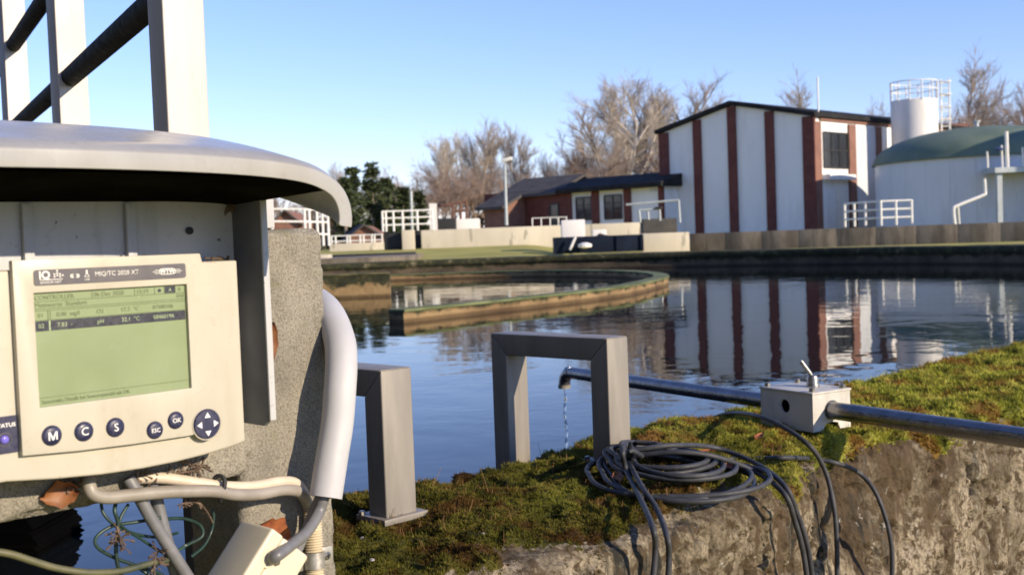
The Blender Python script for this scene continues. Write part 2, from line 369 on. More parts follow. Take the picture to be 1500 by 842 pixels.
def make_pillar_mat():
    m, n, b = nodes_mat('pillar_concrete'); b.inputs['Roughness'].default_value = .93; b.inputs['Specular IOR Level'].default_value = .25
    co = coords(n)
    base = ramp(n, noise(n, co, 14, 7, .65), [(.32, (.16, .145, .12)), (.5, (.235, .215, .175)), (.7, (.30, .275, .225))])
    gr = ramp(n, noise(n, co, 520, 4, .75), [(.33, (.42, .41, .39)), (.5, (.95, .95, .95)), (.68, (1.3, 1.28, 1.24))])
    c = mixc(n, 1.0, base, gr, 'MULTIPLY')
    gm = ramp(n, noise(n, co, 24, 6, .7), [(.60, (0, 0, 0)), (.72, (.7, .7, .7))]); c = mixc(n, gm, c, (.15, .145, .06))
    n.links.new(c, b.inputs['Base Color'])
    v = N(n, 'ShaderNodeTexVoronoi', Scale=330); n.links.new(co, v.inputs['Vector'])
    bump(n, b, mixc(n, .5, noise(n, co, 420, 6, .7), v.outputs[0]), .8, .0016)
    return m
pillarm = make_pillar_mat()

# ================================================================== LARGE STRUCTURE
BV, BR, BU, RIM, RW = 16.4, 14.38, 13.3, .44, .67      # basin: half-round end about (BU, BV); rim height and width
def sd_basin(u, v): return np.where(u < BU, np.abs(v - BV), np.hypot(u - BU, v - BV)) - BR

def make_ground():
    def axis(lo, hi, st):
        mid = np.arange(lo, hi + 1e-6, st); out = []; x = st
        far = []; d = st
        while d < 2500: far.append(d); d *= 1.35
        far = np.array(far); return np.concatenate([(lo - far)[::-1], mid, hi + far])
    us = axis(-50, 45, .6); vs = axis(-6, 44, .33)
    U, V = np.meshgrid(us, vs, indexing='ij'); sd = sd_basin(U, V)
    far = .38 + .32 * sstep(5, 17, sd) + .02 * fbm(U * .3, V * .3, 3) - .6 * sstep(.5, 4.5, (U - V) / S2) * (1 - sstep(60, 90, sd))
    near = -.5 + 0 * U
    k = np.maximum(sstep(14, 24, U), sstep(8, 14, V)); out = near * (1 - k) + far * k
    Z = np.where(sd < .33, -1.6, out)
    X = (U - V) / S2; Y = (U + V) / S2
    nu, nv = U.shape; idx = np.arange(nu * nv).reshape(nu, nv)
    F_ = np.stack([idx[:-1, :-1], idx[1:, :-1], idx[1:, 1:], idx[:-1, 1:]], -1).reshape(-1, 4)
    o = link('ground', np_mesh('ground', np.stack([X, Y, Z], -1).reshape(-1, 3), F_), groundm); tag(o, kind='structure')
make_ground()
mb = MB()
arc = [(BU + (BR + .3) * math.cos(t), BV + (BR + .3) * math.sin(t)) for t in np.linspace(-math.pi / 2, math.pi / 2, 60)]
mb.add([W(-48, BV - BR - .3, 0)] + [W(a, b, 0) for a, b in arc] + [W(-48, BV + BR + .3, 0)], [tuple(range(62))])
tag(mb.build('water', waterm), kind='structure')

# ------------------------------------------------------------------ near stretch of basin wall, finely modelled, and its moss
wall = thing('basin_wall', W(2.5, 1.7, 0), 'old moss-topped concrete wall enclosing the whole basin of water', 'wall')
def near_wall():
    U0, U1 = 1.15, 6.6
    us = np.concatenate([np.arange(U0, 3.9, .0075), np.arange(3.9, U1 + .01, .013)])
    # cross-section walked from the outer foot over the top to the inner foot
    pts = [(0, -.52)]; z = -.52
    seg = []
    for z in np.arange(-.52, .37, .0085): seg.append((0., z, -1., 0.))
    for t in np.linspace(math.pi, math.pi / 2, 12)[:-1]: seg.append((.07 + .07 * math.cos(t), .37 + .07 * math.sin(t), math.cos(t), math.sin(t)))
    for v in np.arange(.07, RW - .05, .0085): seg.append((v, .44, 0., 1.))
    for t in np.linspace(math.pi / 2, 0, 8)[:-1]: seg.append((RW - .05 + .05 * math.cos(t), .39 + .05 * math.sin(t), math.cos(t), math.sin(t)))
    for z in np.arange(.39, -.32, -.02): seg.append((RW, z, 1., 0.))
    seg = np.array(seg); sv, sz, nv, nz = seg.T
    s = np.concatenate([[0], np.cumsum(np.hypot(np.diff(sv), np.diff(sz)))])
    U, SV = np.meshgrid(us, sv, indexing='ij'); SZ = np.meshgrid(us, sz, indexing='ij')[1]; NV = np.meshgrid(us, nv, indexing='ij')[1]; NZ = np.meshgrid(us, nz, indexing='ij')[1]; SS = np.meshgrid(us, s, indexing='ij')[1]
    vo = .105 * np.exp(-((U - 2.66) / .30) ** 2) + .05 * (fbm(U * 1.7, U * 0 + 3.3, 3) - .5)     # chipped and bulging outer edge
    edge = sstep(-.1, .40, SZ) * (1 - sstep(0, .45, SV))
    BVv = 2.03 - RW + SV + vo * edge
    top = sstep(.5, .97, NZ)
    cush = (np.abs(fbm(U * 13, SS * 13 + 40, 3) - .5) * 2)
    hum = .030 * (fbm(U * 3.1 + 5, SS * 3.1, 4) - .45) + .034 * (1 - cush) ** 2 - .015 + .018 * (fbm(U * 40, SS * 40, 3, .6) - .5)
    hum = hum + .03 * np.exp(-((U - 2.45) / .30) ** 2 - ((SV - .48) / .13) ** 2)
    rough = .036 * (fbm(U * 4.2, SS * 4.2 + 9, 5, .6) - .5) + .026 * (fbm(U * 20, SS * 16 + 3, 4, .65) - .5)
    pit = np.clip(fbm(U * 30 + 7, SS * 26, 3, .6) - .56, 0, 1) * .16
    spill = (SV < .2) * (NZ < .98) * sstep(0, .03, .20 * np.clip(fbm(U * 4.5 + 11, SS * 2.5, 4, .6) - .40, 0, 1) * (1.6 - .5 * sstep(3.0, 4.0, U)) - np.clip(.40 - SZ, 0, 1)) * (SZ > .1)
    mossmask = np.maximum(top, spill) * sstep(.34, .50, fbm(U * 5 + 30, SS * 5, 4, .6) + .36 * sstep(.03, .22, SV) + .07 * sstep(1.9, 3.0, U))
    lft = 1 - sstep(1.95, 2.35, U); bare = sstep(.0, .06, SV + .22 * (fbm(U * 9 + 2, SS * 9, 4, .6) - .5) - .045); mossmask = mossmask * (1 - lft * (1 - bare))
    D = top * (hum * (.25 + .75 * mossmask) - .008 * (1 - mossmask)) + (1 - top) * (rough - pit)
    # notch broken out of the edge
    nt_ = np.exp(-((U - 2.60 - .05 * (fbm(SS * 6, U * 6, 2) - .5)) / .035) ** 2) * sstep(.05, .38, SZ) * (1 - sstep(.02, .16, SV))
    D = D - .05 * nt_
    V_ = BVv + NV * D; Z_ = SZ + NZ * D
    L = wall.location
    X = (U - V_) / S2 - L.x; Y = (U + V_) / S2 - L.y; Z = Z_ - L.z
    P3 = np.stack([X, Y, Z], -1)
    nu, ns = U.shape; idx = np.arange(nu * ns).reshape(nu, ns)
    F_ = np.stack([idx[:-1, :-1], idx[1:, :-1], idx[1:, 1:], idx[:-1, 1:]], -1).reshape(-1, 4)
    me = np_mesh('rim_section', P3.reshape(-1, 3), F_); me.shade_smooth()
    o = link('rim_section', me, wallm, wall); me.materials.append(moss_base)
    fm = (mossmask[:-1, :-1] + mossmask[1:, 1:]) / 2
    me.polygons.foreach_set('material_index', (fm > .45).astype(np.int32).ravel())
    # moss shoots
    r = np.random.default_rng(11)
    dens = fm * np.hypot(*(P3[1:, :-1] - P3[:-1, :-1])[..., :2].transpose(2, 0, 1)) * (np.clip(2.6 / us[:-1], .35, 1.6) ** 1.3)[:, None]
    pr = dens.ravel() / dens.sum(); n = 62000
    pick = r.choice(pr.size, n, p=pr); i, j = np.unravel_index(pick, fm.shape)
    a = r.random((n, 1)); b = r.random((n, 1))
    p = P3[i, j] * (1 - a) * (1 - b) + P3[i + 1, j] * a * (1 - b) + P3[i, j + 1] * (1 - a) * b + P3[i + 1, j + 1] * a * b
    nn = np.cross(P3[i + 1, j] - P3[i, j], P3[i, j + 1] - P3[i, j]); nn /= np.linalg.norm(nn, axis=1, keepdims=True) + 1e-9
    nn *= np.sign(nn[:, 2:3] + 1e-6); nn = nn * .7 + np.array([0, 0, .5])
    B = 6
    dirs = r.normal(size=(n, B, 3)); dirs /= np.linalg.norm(dirs, axis=2, keepdims=True); dirs = dirs * .75 + nn[:, None, :]; dirs /= np.linalg.norm(dirs, axis=2, keepdims=True)
    far = np.clip(us[i] / 2.4, .8, 1.9)[:, None, None]
    ln = (.006 + .011 * r.random((n, B, 1)) ** 1.5) * far
    sidev = np.cross(dirs, r.normal(size=(n, B, 3))); sidev /= np.linalg.norm(sidev, axis=2, keepdims=True) + 1e-9
    c = p[:, None, :] - nn[:, None, :] * .002
    w = .0011 * far
    T = np.stack([c - sidev * w, c + sidev * w, c + dirs * ln * .6 + sidev * w * .9, c + dirs * ln], 2).reshape(-1, 3)
    k = np.arange(n * B)[:, None] * 4
    F2 = np.concatenate([k + [0, 1, 2], k + [0, 2, 3]], 0)
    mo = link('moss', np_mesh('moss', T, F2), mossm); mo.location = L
    tag(mo, 'green and rusty moss carpeting the top of the near wall', 'moss', kind='stuff')
    return P3, U, SV, mossmask, L
P3, WU, WSV, MOSSMASK, WL = near_wall()
def top_z(u, v):
    i = np.argmin(np.abs(WU[:, 0] - u)); row = P3[i]; vv = (row[:, 1] + WL.y - row[:, 0] - WL.x) / S2
    ok = row[:, 2] > .36; return row[ok, 2][np.argmin(np.abs(vv[ok] - v))]

def prisms(p0, p1, r0, r1, n=3):
    d = p1 - p0; d /= np.linalg.norm(d, axis=1, keepdims=True) + 1e-9
    g = np.where(np.abs(d[:, 2:3]) < .9, np.array([[0, 0, 1.0]]), np.array([[1.0, 0, 0]])); x = np.cross(d, g); x /= np.linalg.norm(x, axis=1, keepdims=True); y = np.cross(d, x)
    V_ = []
    for p, r in ((p0, r0), (p1, r1)):
        for k in range(n):
            a = 2 * math.pi * k / n; V_.append(p + r[:, None] * (math.cos(a) * x + math.sin(a) * y))
    V_ = np.stack(V_, 1); b = np.arange(len(p0))[:, None] * 2 * n
    F_ = np.concatenate([b + [k, (k + 1) % n, n + (k + 1) % n, n + k] for k in range(n)], 0)
    return V_.reshape(-1, 3), F_
def dry_stems():
    r = np.random.default_rng(21); n = 1500; fm = MOSSMASK; ok = np.argwhere(fm > .6); pk = ok[r.integers(0, len(ok), n * 3)]
    u = WU[pk[:, 0], pk[:, 1]]; sv = WSV[pk[:, 0], pk[:, 1]]; patch = fbm(u * 7 + 70, sv * 7, 3); keep = np.where((patch > .54) & (u < 4.5))[0][:n]; pk = pk[keep]; n = len(pk)
    p = P3[pk[:, 0], pk[:, 1]] + np.array(WL); L_ = .010 + .012 * r.random((n, 1)); L_[:70] = .03 + .03 * r.random((70, 1))
    d = np.stack([r.normal(0, .35, n), r.normal(0, .35, n), np.ones(n)], 1); d[:70, :2] *= 3; d /= np.linalg.norm(d, axis=1, keepdims=True)
    V_, F_ = prisms(p - d * .002, p + d * L_, np.full(n, .0006), np.full(n, .0004), 3)
    o = link('moss_stalks', np_mesh('moss_stalks', V_, F_), simple('moss_stalk', (.16, .065, .025), (.30, .17, .07), 9, .8)); tag(o, 'fine reddish stalks and dry stems standing in the moss', 'moss stalks', kind='stuff')
# far run of the wall: lip with moss, swept round the half-round end
def far_wall():
    path = [(6.6, BV - BR, 0, 1)]
    for u in np.arange(7, BU, .35): path.append((u, BV - BR, 0, 1))
    for t in np.linspace(-math.pi / 2, math.pi / 2, 190): path.append((BU + BR * math.cos(t), BV + BR * math.sin(t), -math.cos(t), -math.sin(t)))
    for u in np.arange(BU - .3, -46, -.3): path.append((u, BV + BR, 0, -1))
    prof = [(0, -.6), (0, .05), (0, .17), (.0, .255), (.045, .275), (.055, .33), (.055, .39), (.035, .43), (-.02, .445), (-.15, .45), (-.35, .45), (-.55, .445), (-.64, .43), (-.67, .38), (-.67, -.6)]
    V_ = []; s = 0
    for i, (u, v, nu_, nv_) in enumerate(path):
        s += .25
        for j, (o, z) in enumerate(prof):
            k = 1 if 3 < j < 13 else .3
            oo = o + k * .05 * (float(fbm(np.array(s * 1.3), np.array(j * .9), 3)) - .5); zz = z + k * .035 * (float(fbm(np.array(s * 1.1 + 50), np.array(j * .7), 3)) - .5)
            V_.append(W(u + nu_ * oo, v + nv_ * oo, zz))
    m = len(prof); n = len(path); idx = np.arange(n * m).reshape(n, m)
    F_ = np.stack([idx[:-1, :-1], idx[1:, :-1], idx[1:, 1:], idx[:-1, 1:]], -1).reshape(-1, 4)
    V_ = np.array(V_) - np.array(wall.location)
    me = np_mesh('far_rim', V_, F_); me.shade_smooth(); link('far_rim', me, farwall, wall)
    mb = MB(); mb.uvbox(-47, 1.149, 2.03 - RW, 2.03, -.6, .34); mb.build('low_ledge', conc_dark, wall, bevel=.02)
far_wall()
dry_stems()

# low curved guide wall standing in the water
def sweep_wall(name, line, half, z0, z1, mat, capmat, label, loc, lip=.03):
    root = thing(name, loc, label, 'wall')
    pts = cr(line, 10); m1 = MB(); m2 = MB()
    L = []; R = []
    for i, p in enumerate(pts):
        t = pts[min(i + 1, len(pts) - 1)] - pts[max(i - 1, 0)]; t = t / np.linalg.norm(t); nrm = np.array([-t[1], t[0]])
        L.append(p + nrm * half); R.append(p - nrm * half)
    n = len(pts)
    def strip(m, Lz, Rz, za, zb, grow):
        vs = []
        for i in range(n):
            l = pts[i] + (L[i] - pts[i]) * grow; r = pts[i] + (R[i] - pts[i]) * grow; w = .02 * (float(fbm(np.array(i * .6), np.array(za * 9 + 2), 3)) - .5)
            vs += [(l[0], l[1], za), (r[0], r[1], za), (r[0], r[1], zb + w), (l[0], l[1], zb + w)]
        fs = []
        for i in range(n - 1):
            for k in range(4): fs.append((i * 4 + k, i * 4 + (k + 1) % 4, i * 4 + 4 + (k + 1) % 4, i * 4 + 4 + k))
        fs.append((0, 3, 2, 1)); fs.append(tuple((n - 1) * 4 + k for k in range(4)))
        m.add(vs, fs)
    strip(m1, L, R, z0, z1 - .02, 1); m1.build('wall_body', mat, root, smooth=50)
    strip(m2, L, R, z1 - .032, z1, 1 + lip / half); m2.build('algae_cap', capmat, root, smooth=30)
    return root
gl = [PZ(580, 453, .17)[:2], PZ(680, 443, .17)[:2], PZ(793, 431.5, .17)[:2], PZ(870, 423, .17)[:2], PZ(915, 417, .17)[:2], PZ(950, 409.5, .17)[:2], np.array([2.95, 22.6]), np.array([3.0, 25.2]), np.array([2.2, 27.9]), np.array([.2, 30.0]), np.array([-2.6, 30.8]), np.array([-6, 30.2])]
sweep_wall('guide_wall', gl, .13, -.6, .17, lowwall, algae, 'low curved concrete guide wall with green top standing in the water', (0, 22, 0), lip=.02)
sweep_wall('dividing_wall', [np.array([-2.32, 21.9]), np.array([-5, 21.75]), np.array([-9, 21.5]), np.array([-15, 21.2])], .2, -.6, .46, divwall, moss_cap, 'straight brown-stained dividing wall ending in mid-water beside the concrete pillar', (-6, 21.6, 0), lip=.02)

# ------------------------------------------------------------------ far buildings
def windowed(root, u0, u1, v0, v1, z0, z1, nx, nz, plane, fr=.09):
    """window with panes: plane 'u' faces -u at u0, plane 'v' faces -v at v0"""
    m = MB(); a0, a1 = (v0, v1) if plane == 'u' else (u0, u1)
    def bx(mm, p0, p1, q0, q1, d0, d1):
        if plane == 'u': mm.uvbox(u0 + d0, u0 + d1, p0, p1, q0, q1)
        else: mm.uvbox(p0, p1, v0 + d0, v0 + d1, q0, q1)
    for i in range(nx + 1):
        c = a0 + (a1 - a0) * i / nx; w = fr if i in (0, nx) else fr * .75; bx(m, c - w / 2, c + w / 2, z0, z1, -.06, .05)
    for j in range(nz + 1):
        c = z0 + (z1 - z0) * j / nz; w = fr if j in (0, nz) else fr * .6; bx(m, a0, a1, c - w / 2, c + w / 2, -.055, .045)
    f = m.build('window', frame_dark, root)
    for i in range(nx):
        for j in range(nz):
            g = MB(); bx(g, a0 + (a1 - a0) * i / nx, a0 + (a1 - a0) * (i + 1) / nx, z0 + (z1 - z0) * j / nz, z0 + (z1 - z0) * (j + 1) / nz, -.02, -.005); g.build('pane', glassm, f)
    return f
def roof_prism(root, name, prof, u0, u1, mat, th=.25):
    """gable running along u: prof = [(v, z), ...] from low to low"""
    m = MB(); k = len(prof); vs = []
    for u in (u0, u1):
        for v, z in prof: vs.append(W(u, v, z))
        for v, z in reversed(prof): vs.append(W(u, v, z - th))
    q = 2 * k; fs = [tuple(range(q)), tuple(range(2 * q - 1, q - 1, -1))]
    for i in range(q): fs.append((i, (i + 1) % q, q + (i + 1) % q, q + i))
    return m.add(vs, fs).build(name, mat, root)
def main_hall():
    r = thing('process_building', W(64, 40, .6), 'tall white building with red brick pilasters and a black gable roof', 'building')
    U0, V0, V1 = 59.08, 34.26, 45.14; zE, zA, U1 = 7.35, 8.55, 80
    vm = (V0 + V1) / 2
    m = MB(); vs = []
    for u in (U0, U1): vs += [W(u, V0, .3), W(u, V1, .3), W(u, V1, zE), W(u, vm, zA), W(u, V0, zE)]
    m.add(vs, [(0, 1, 2, 3, 4), (9, 8, 7, 6, 5)] + [(i, (i + 1) % 5, 5 + (i + 1) % 5, 5 + i) for i in range(5)]).build('wall', white_paint, r)
    for c, w in ((V0 + .27, .78), (37.12, .58), (39.74, .58), (42.3, .58), (V1 - .25, .72)):
        zt = zA - (zA - zE) * abs(c - vm) / (vm - V0) - .05
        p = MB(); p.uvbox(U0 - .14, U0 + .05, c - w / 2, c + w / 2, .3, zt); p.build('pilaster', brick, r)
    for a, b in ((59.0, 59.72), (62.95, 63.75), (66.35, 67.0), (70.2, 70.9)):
        p = MB(); p.uvbox(a, b, V0 - .13, V0 + .05, .3, zE - .3); p.build('pilaster', brick_lit, r)
    p = MB(); p.uvbox(59.72, U1, V0 - .1, V0 + .03, zE - .22, zE - .05); p.build('eave_band', brick_lit, r)
    windowed(r, 60.1, 62.9, V0, V0, 4.45, 6.5, 3, 2, 'v')
    p = MB(); p.uvbox(59.95, 62.95, V0 - .5, V0 - .003, 3.75, 4.05); p.build('door_canopy', white_paint, r)
    p = MB(); p.uvbox(61.4, 62.8, V0 - .05, V0 + .03, .9, 3.3); p.build('door', rail_white, r)
    p = MB(); p.uvbox(63.75, 66.35, V0 - .05, V0 + .03, .3, zE - .4); p.build('shaded_panel', tankm, r)  # grey panel over the white wall, its shade put into the colour
    o = .28; sl = (zA - zE) / (vm - V0)
    roof_prism(r, 'roof', [(V0 - o, zE - o * sl + .28), (vm, zA + .28), (V1 + o, zE - o * sl + .28)], U0 - .32, U1, roofm, .24)
    p = MB(); p.tube([W(59.5, V0 - .1, zE), W(59.5, V0 - .1, 9.6)], .05, 6); p.build('mast', rail_white, r)
main_hall()
def low_wing():
    r = thing('low_white_wing', W(60, 49, .6), 'low white wing with black roof and two dark windows beside the tall building', 'building')
    U0 = 57.6
    va = UV(PU(972, 300, U0))[1]; vb = UV(PU(833, 300, U0))[1]
    zt = UV(PU(900, 277, U0))[2]
    m = MB(); m.uvbox(U0, U0 + 6, va, vb, .3, zt); m.build('wall', white_paint, r)
    for a, b in ((832, 838), (868, 878), (915, 925), (966, 973)):
        p = MB(); p.uvbox(U0 - .12, U0 + .05, UV(PU(b, 300, U0))[1], UV(PU(a, 300, U0))[1], .3, zt - .02); p.build('pilaster', brick, r)
    for a, b, t, d in ((844.5, 866.5, 289.5, 322), (886, 911, 286, 320.5)):
        v1 = UV(PU(a, 305, U0))[1]; v0 = UV(PU(b, 305, U0))[1]; q = (a + b) / 2
        windowed(r, U0, U0, v0, v1, UV(PU(q, d, U0))[2], UV(PU(q, t, U0))[2], 2, 3, 'u')
    v1 = UV(PU(953, 275, U0))[1]; v0 = UV(PU(961, 275, U0))[1]; p = MB(); p.uvbox(U0 - .06, U0 + .02, v0, v1, UV(PU(957, 281, U0))[2], UV(PU(957, 270, U0))[2]); p.build('vent', tankm, r)
    m = MB(); zr = UV(PU(905, 262, U0))[2] + .25
    vs = []
    for v in (va - .4, vb + .5): vs += [W(U0 - .7, v, zt - .05), W(U0 - .7, v, zt + .22), W(U0 + 2.4, v, zr + .1), W(U0 + 6.3, v, zt + .2), W(U0 + 6.3, v, zt - .05)]
    m.add(vs, [(0, 1, 2, 3, 4), (9, 8, 7, 6, 5)] + [(i, (i + 1) % 5, 5 + (i + 1) % 5, 5 + i) for i in range(5)]).build('roof', roofm, r)
low_wing()
def brick_house():
    r = thing('brick_house', W(62, 60, .6), 'red brick house with dark hipped roof left of the white wing', 'house')
    U0 = 57.6; zt = UV(PU(800, 277, U0))[2] + .05
    v1 = UV(PU(768, 300, U0))[1]; v0 = UV(PU(833, 300, U0))[1]
    u0 = UV(PV(739, 300, v1))[0]; v2 = UV(PU(709, 310, u0))[1]
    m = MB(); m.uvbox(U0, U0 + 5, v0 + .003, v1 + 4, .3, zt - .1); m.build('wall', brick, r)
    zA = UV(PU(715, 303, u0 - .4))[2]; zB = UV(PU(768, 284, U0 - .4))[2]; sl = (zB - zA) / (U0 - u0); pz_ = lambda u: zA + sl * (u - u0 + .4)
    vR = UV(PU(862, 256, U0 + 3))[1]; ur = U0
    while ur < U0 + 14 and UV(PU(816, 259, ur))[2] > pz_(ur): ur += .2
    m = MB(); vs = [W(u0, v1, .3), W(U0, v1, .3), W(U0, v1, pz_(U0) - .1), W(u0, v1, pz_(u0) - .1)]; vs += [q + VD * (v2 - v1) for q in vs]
    m.add(vs, [(0, 1, 2, 3), (7, 6, 5, 4), (0, 3, 7, 4), (1, 5, 6, 2), (3, 2, 6, 7), (0, 4, 5, 1)]); m.build('front_wall', brick_lit, r)
    d0 = UV(PU(818, 300, U0))[1]; d1 = UV(PU(806, 300, U0))[1]
    windowed(r, U0, U0, d0, d1, .9, UV(PU(812, 299, U0))[2], 1, 2, 'u')
    def slab(name, ua, ub, va, vb):
        m = MB(); vs = []
        for v in (va, vb): vs += [W(ua, v, pz_(ua)), W(ub, v, pz_(ub)), W(ub, v, pz_(ub) - .2), W(ua, v, pz_(ua) - .2)]
        m.add(vs, [(0, 1, 2, 3), (7, 6, 5, 4)] + [(i, 4 + i, 4 + (i + 1) % 4, (i + 1) % 4) for i in range(4)]); m.build(name, roof_grey, r)
    slab('roof', u0 - .45, ur, v1 - .25, v2 + .5); slab('side_roof', U0 - .45, ur - .003, vR, v1 - .253)
    m = MB(); vs = []
    for v in (vR, v2 + .5): vs += [W(ur + .003, v, pz_(ur)), W(ur + 6, v, pz_(ur) - 6 * sl), W(ur + 6, v, pz_(ur) - 6 * sl - .2), W(ur + .003, v, pz_(ur) - .2)]
    m.add(vs, [(0, 1, 2, 3), (7, 6, 5, 4)] + [(i, 4 + i, 4 + (i + 1) % 4, (i + 1) % 4) for i in range(4)]); m.build('rear_roof', roof_grey, r)
brick_house()
def far_hut(px0, px1, ytop, yb, d, label):
    a = P(px0, yb, d); b = P(px1, yb, d); r = thing('hut', ((a[0] + b[0]) / 2, d, .6), label, 'hut'); zt = P((px0 + px1) / 2, ytop, d)[2]; ze = a[2] + (zt - a[2]) * .25; w = b[0] - a[0]
    q = .62
    m = MB(); xm = b[0] - w * .33
    vs = []
    for y in (d, d + 5): vs += [(a[0] + w * .35, y, .3), (b[0], y, .3), (b[0], y, ze), (xm, y, zt - .12), (a[0] + w * .35, y, ze)]
    m.add(vs, [(0, 1, 2, 3, 4), (9, 8, 7, 6, 5)] + [(i, (i + 1) % 5, 5 + (i + 1) % 5, 5 + i) for i in range(5)]).build('wall', brick_lit, r)
    m = MB(); vs = []
    for dx, dy in ((0, -.3), (-w * .45, 6)): vs += [(xm + dx, d + dy, zt), (b[0] + .3 + dx, d + dy, ze - .1), (b[0] + .3 + dx, d + dy, ze - .22), (xm + dx, d + dy, zt - .14), (a[0] + w * .3 + dx, d + dy, ze - .22), (a[0] + w * .3 + dx, d + dy, ze - .1)]
    m.add(vs, [(0, 1, 2, 3, 4, 5), (11, 10, 9, 8, 7, 6)] + [(i, (i + 1) % 6, 6 + (i + 1) % 6, 6 + i) for i in range(6)]).build('roof', roof_grey, r)
far_hut(490, 557, 328, 352, 78, 'small orange-red hut with dark roof behind the low white railing')
far_hut(380, 438, 306, 335, 70, 'orange-red hut gable seen beneath the hood beside the concrete pillar')

# digester with green dome
def digester():
    c = P(1440, 250, 62); cx, cy = c[0], c[1]; R = 5.55
    r = thing('domed_tank', (cx, cy, .6), 'round blue-grey tank with a dark green dome', 'tank')
    ze = 4.25
    for k in range(28):
        a0 = 2 * math.pi * k / 28; a1 = 2 * math.pi * (k + 1) / 28 - .0012; m = MB(); vs = []
        for z in (.3, ze):
            for rr in (R, R - .08):
                for t in np.linspace(a0, a1, 4): vs.append((cx + rr * math.cos(t), cy + rr * math.sin(t), z))
        fs = []
        for i in range(3): fs += [(i, i + 1, 9 + i, 8 + i), (4 + i, 12 + i, 13 + i, 5 + i), (8 + i, 9 + i, 13 + i, 12 + i)]
        fs += [(0, 8, 12, 4), (3, 7, 15, 11)]
        m.add(vs, fs).build('shaded_panel', tankm, r, smooth=30)
    m = MB(); m.lathe([(R + .14, ze - .03), (R + .14, ze + .05)] + [((R + .1) * math.cos(t), ze + .06 + 1.75 * math.sin(t) ** 1.0) for t in np.linspace(.02, 1.5, 14)], (cx, cy, 0), 56); m.build('dome', domem, r, smooth=30)
    m = MB(); m.lathe([(.12, 0), (.12, .3), (.2, .32), (.2, .4)], (cx - .3, cy, ze + 1.75), 10); m.build('vent_cap', galv_far, r)
    # platform and pipes on the right
    m = MB(); b = P(1470, 300, 55.6); t = P(1470, 246, 55.6)
    m.xbox(P(1450, 250, 55.6)[0], P(1530, 250, 55.6)[0], 55, 56.6, t[2] - .25, t[2]); m.build('platform', galv_far, r)
    for px in (1464, 1520):
        m = MB(); q = P(px, 300, 55.3); m.xbox(q[0] - .12, q[0] + .12, 55.2, 55.44, .5, t[2] - .25); m.build('platform_leg', galv_far, r)
    for px, y0, y1 in ((1446, 222, 246), (1467, 213, 246), (1474, 193, 246), (1498, 216, 246)):
        m = MB(); m.tube([P(px + (y1 - y0) * .037, y1, 55.2), P(px, y0, 55.2)], .05 if px != 1474 else .09, 8); m.build('post', rail_white, r)
    m = MB(); m.lathe([(.02, 0), (.2, .05), (.24, .14), (.06, .2)], P(1463, 222, 55.1), 14); m.build('blue_lamp_shade', simple('lamp_blue', (.05, .08, .2), None, 4, .4), r)
digester()
# silo
def silo():
    c = P(1340, 200, 70); cx, cy = c[0], c[1]; R = 1.36; zt = P(1340, 147, 70)[2]; zr = P(1340, 121, 70)[2]
    r = thing('white_silo', (cx, cy, .6), 'tall white silo with railed top and caged ladder', 'silo')
    m = MB(); m.lathe([(R, .3), (R, zt - .05), (R - .06, zt), (.1, zt + .12)], (cx, cy, 0), 40); m.build('shell', silo_white, r, smooth=40)
    for z in (zr, (zr + zt) / 2 + .05):
        m = MB(); m.tube([(cx + R * math.cos(t), cy + R * math.sin(t), z) for t in np.linspace(0, 2 * math.pi, 28, endpoint=False)], .038, 6, closed=True); m.build('rail', rail_white, r)
    for k in range(12):
        t = 2 * math.pi * k / 12; m = MB(); m.tube([(cx + R * math.cos(t), cy + R * math.sin(t), zt - .1), (cx + R * math.cos(t), cy + R * math.sin(t), zr)], .045, 6); m.build('post', rail_white, r)
    lx, ly = cx + 1.7, cy - .5
    for dx in (-.25, .25):
        m = MB(); m.tube([(lx + dx, ly, 2), (lx + dx, ly, zr + .1)], .05, 6); m.build('ladder_rail', rail_white, r)
    for k in range(5):
        m = MB(); z = zr - .1 - k * .75; m.tube([(lx + .34 * math.cos(t), ly + .34 * math.sin(t), z) for t in np.linspace(0, 2 * math.pi, 14, endpoint=False)], .04, 5, closed=True); m.build('cage_hoop', rail_white, r)
    for k in range(14):
        m = MB(); z = 3.2 + k * .45; m.tube([(lx - .25, ly, z), (lx + .25, ly, z)], .03, 5); m.build('rung', rail_white, r)
    a = P(1384, 194, 71); m = MB(); m.xbox(a[0] - .95, a[0] + .55, 70.6, 72.4, .3, a[2]); m.build('side_housing', silo_white, r, bevel=.05)
silo()
mb = MB(); a = P(1399, 186, 90); mb.xbox(a[0] - .9, a[0] + .6, 90, 92, .3, a[2]); mb.xbox(a[0] - 1.2, a[0] + .9, 89.8, 92.2, a[2] - .02, a[2] + .25)
o = mb.build('brick_stack', brick_lit, loc=(a[0], 91, .5)); tag(o, 'orange brick roof block just right of the white silo', 'building')

# unseen hall added outside the right edge to shade the domed tank
hall = thing('shade_hall', (38.2, 53.2, .6), 'large unseen hall added beyond the right edge of view to shade the domed tank', 'building')
ax = np.array([math.cos(SUN_AZ), math.sin(SUN_AZ), 0]); pz = np.array([-ax[1], ax[0], 0])
mb = MB(); mb.box(np.array([38.6, 53.0, 4.6]), ax * 3, pz * 6.2, ZD * 4.5); mb.build('wall', white_paint, hall)
mb = MB(); mb.box(np.array([38.6, 53.0, 9.2]), ax * 3.3, pz * 6.5, ZD * .1); mb.build('roof', roofm, hall)

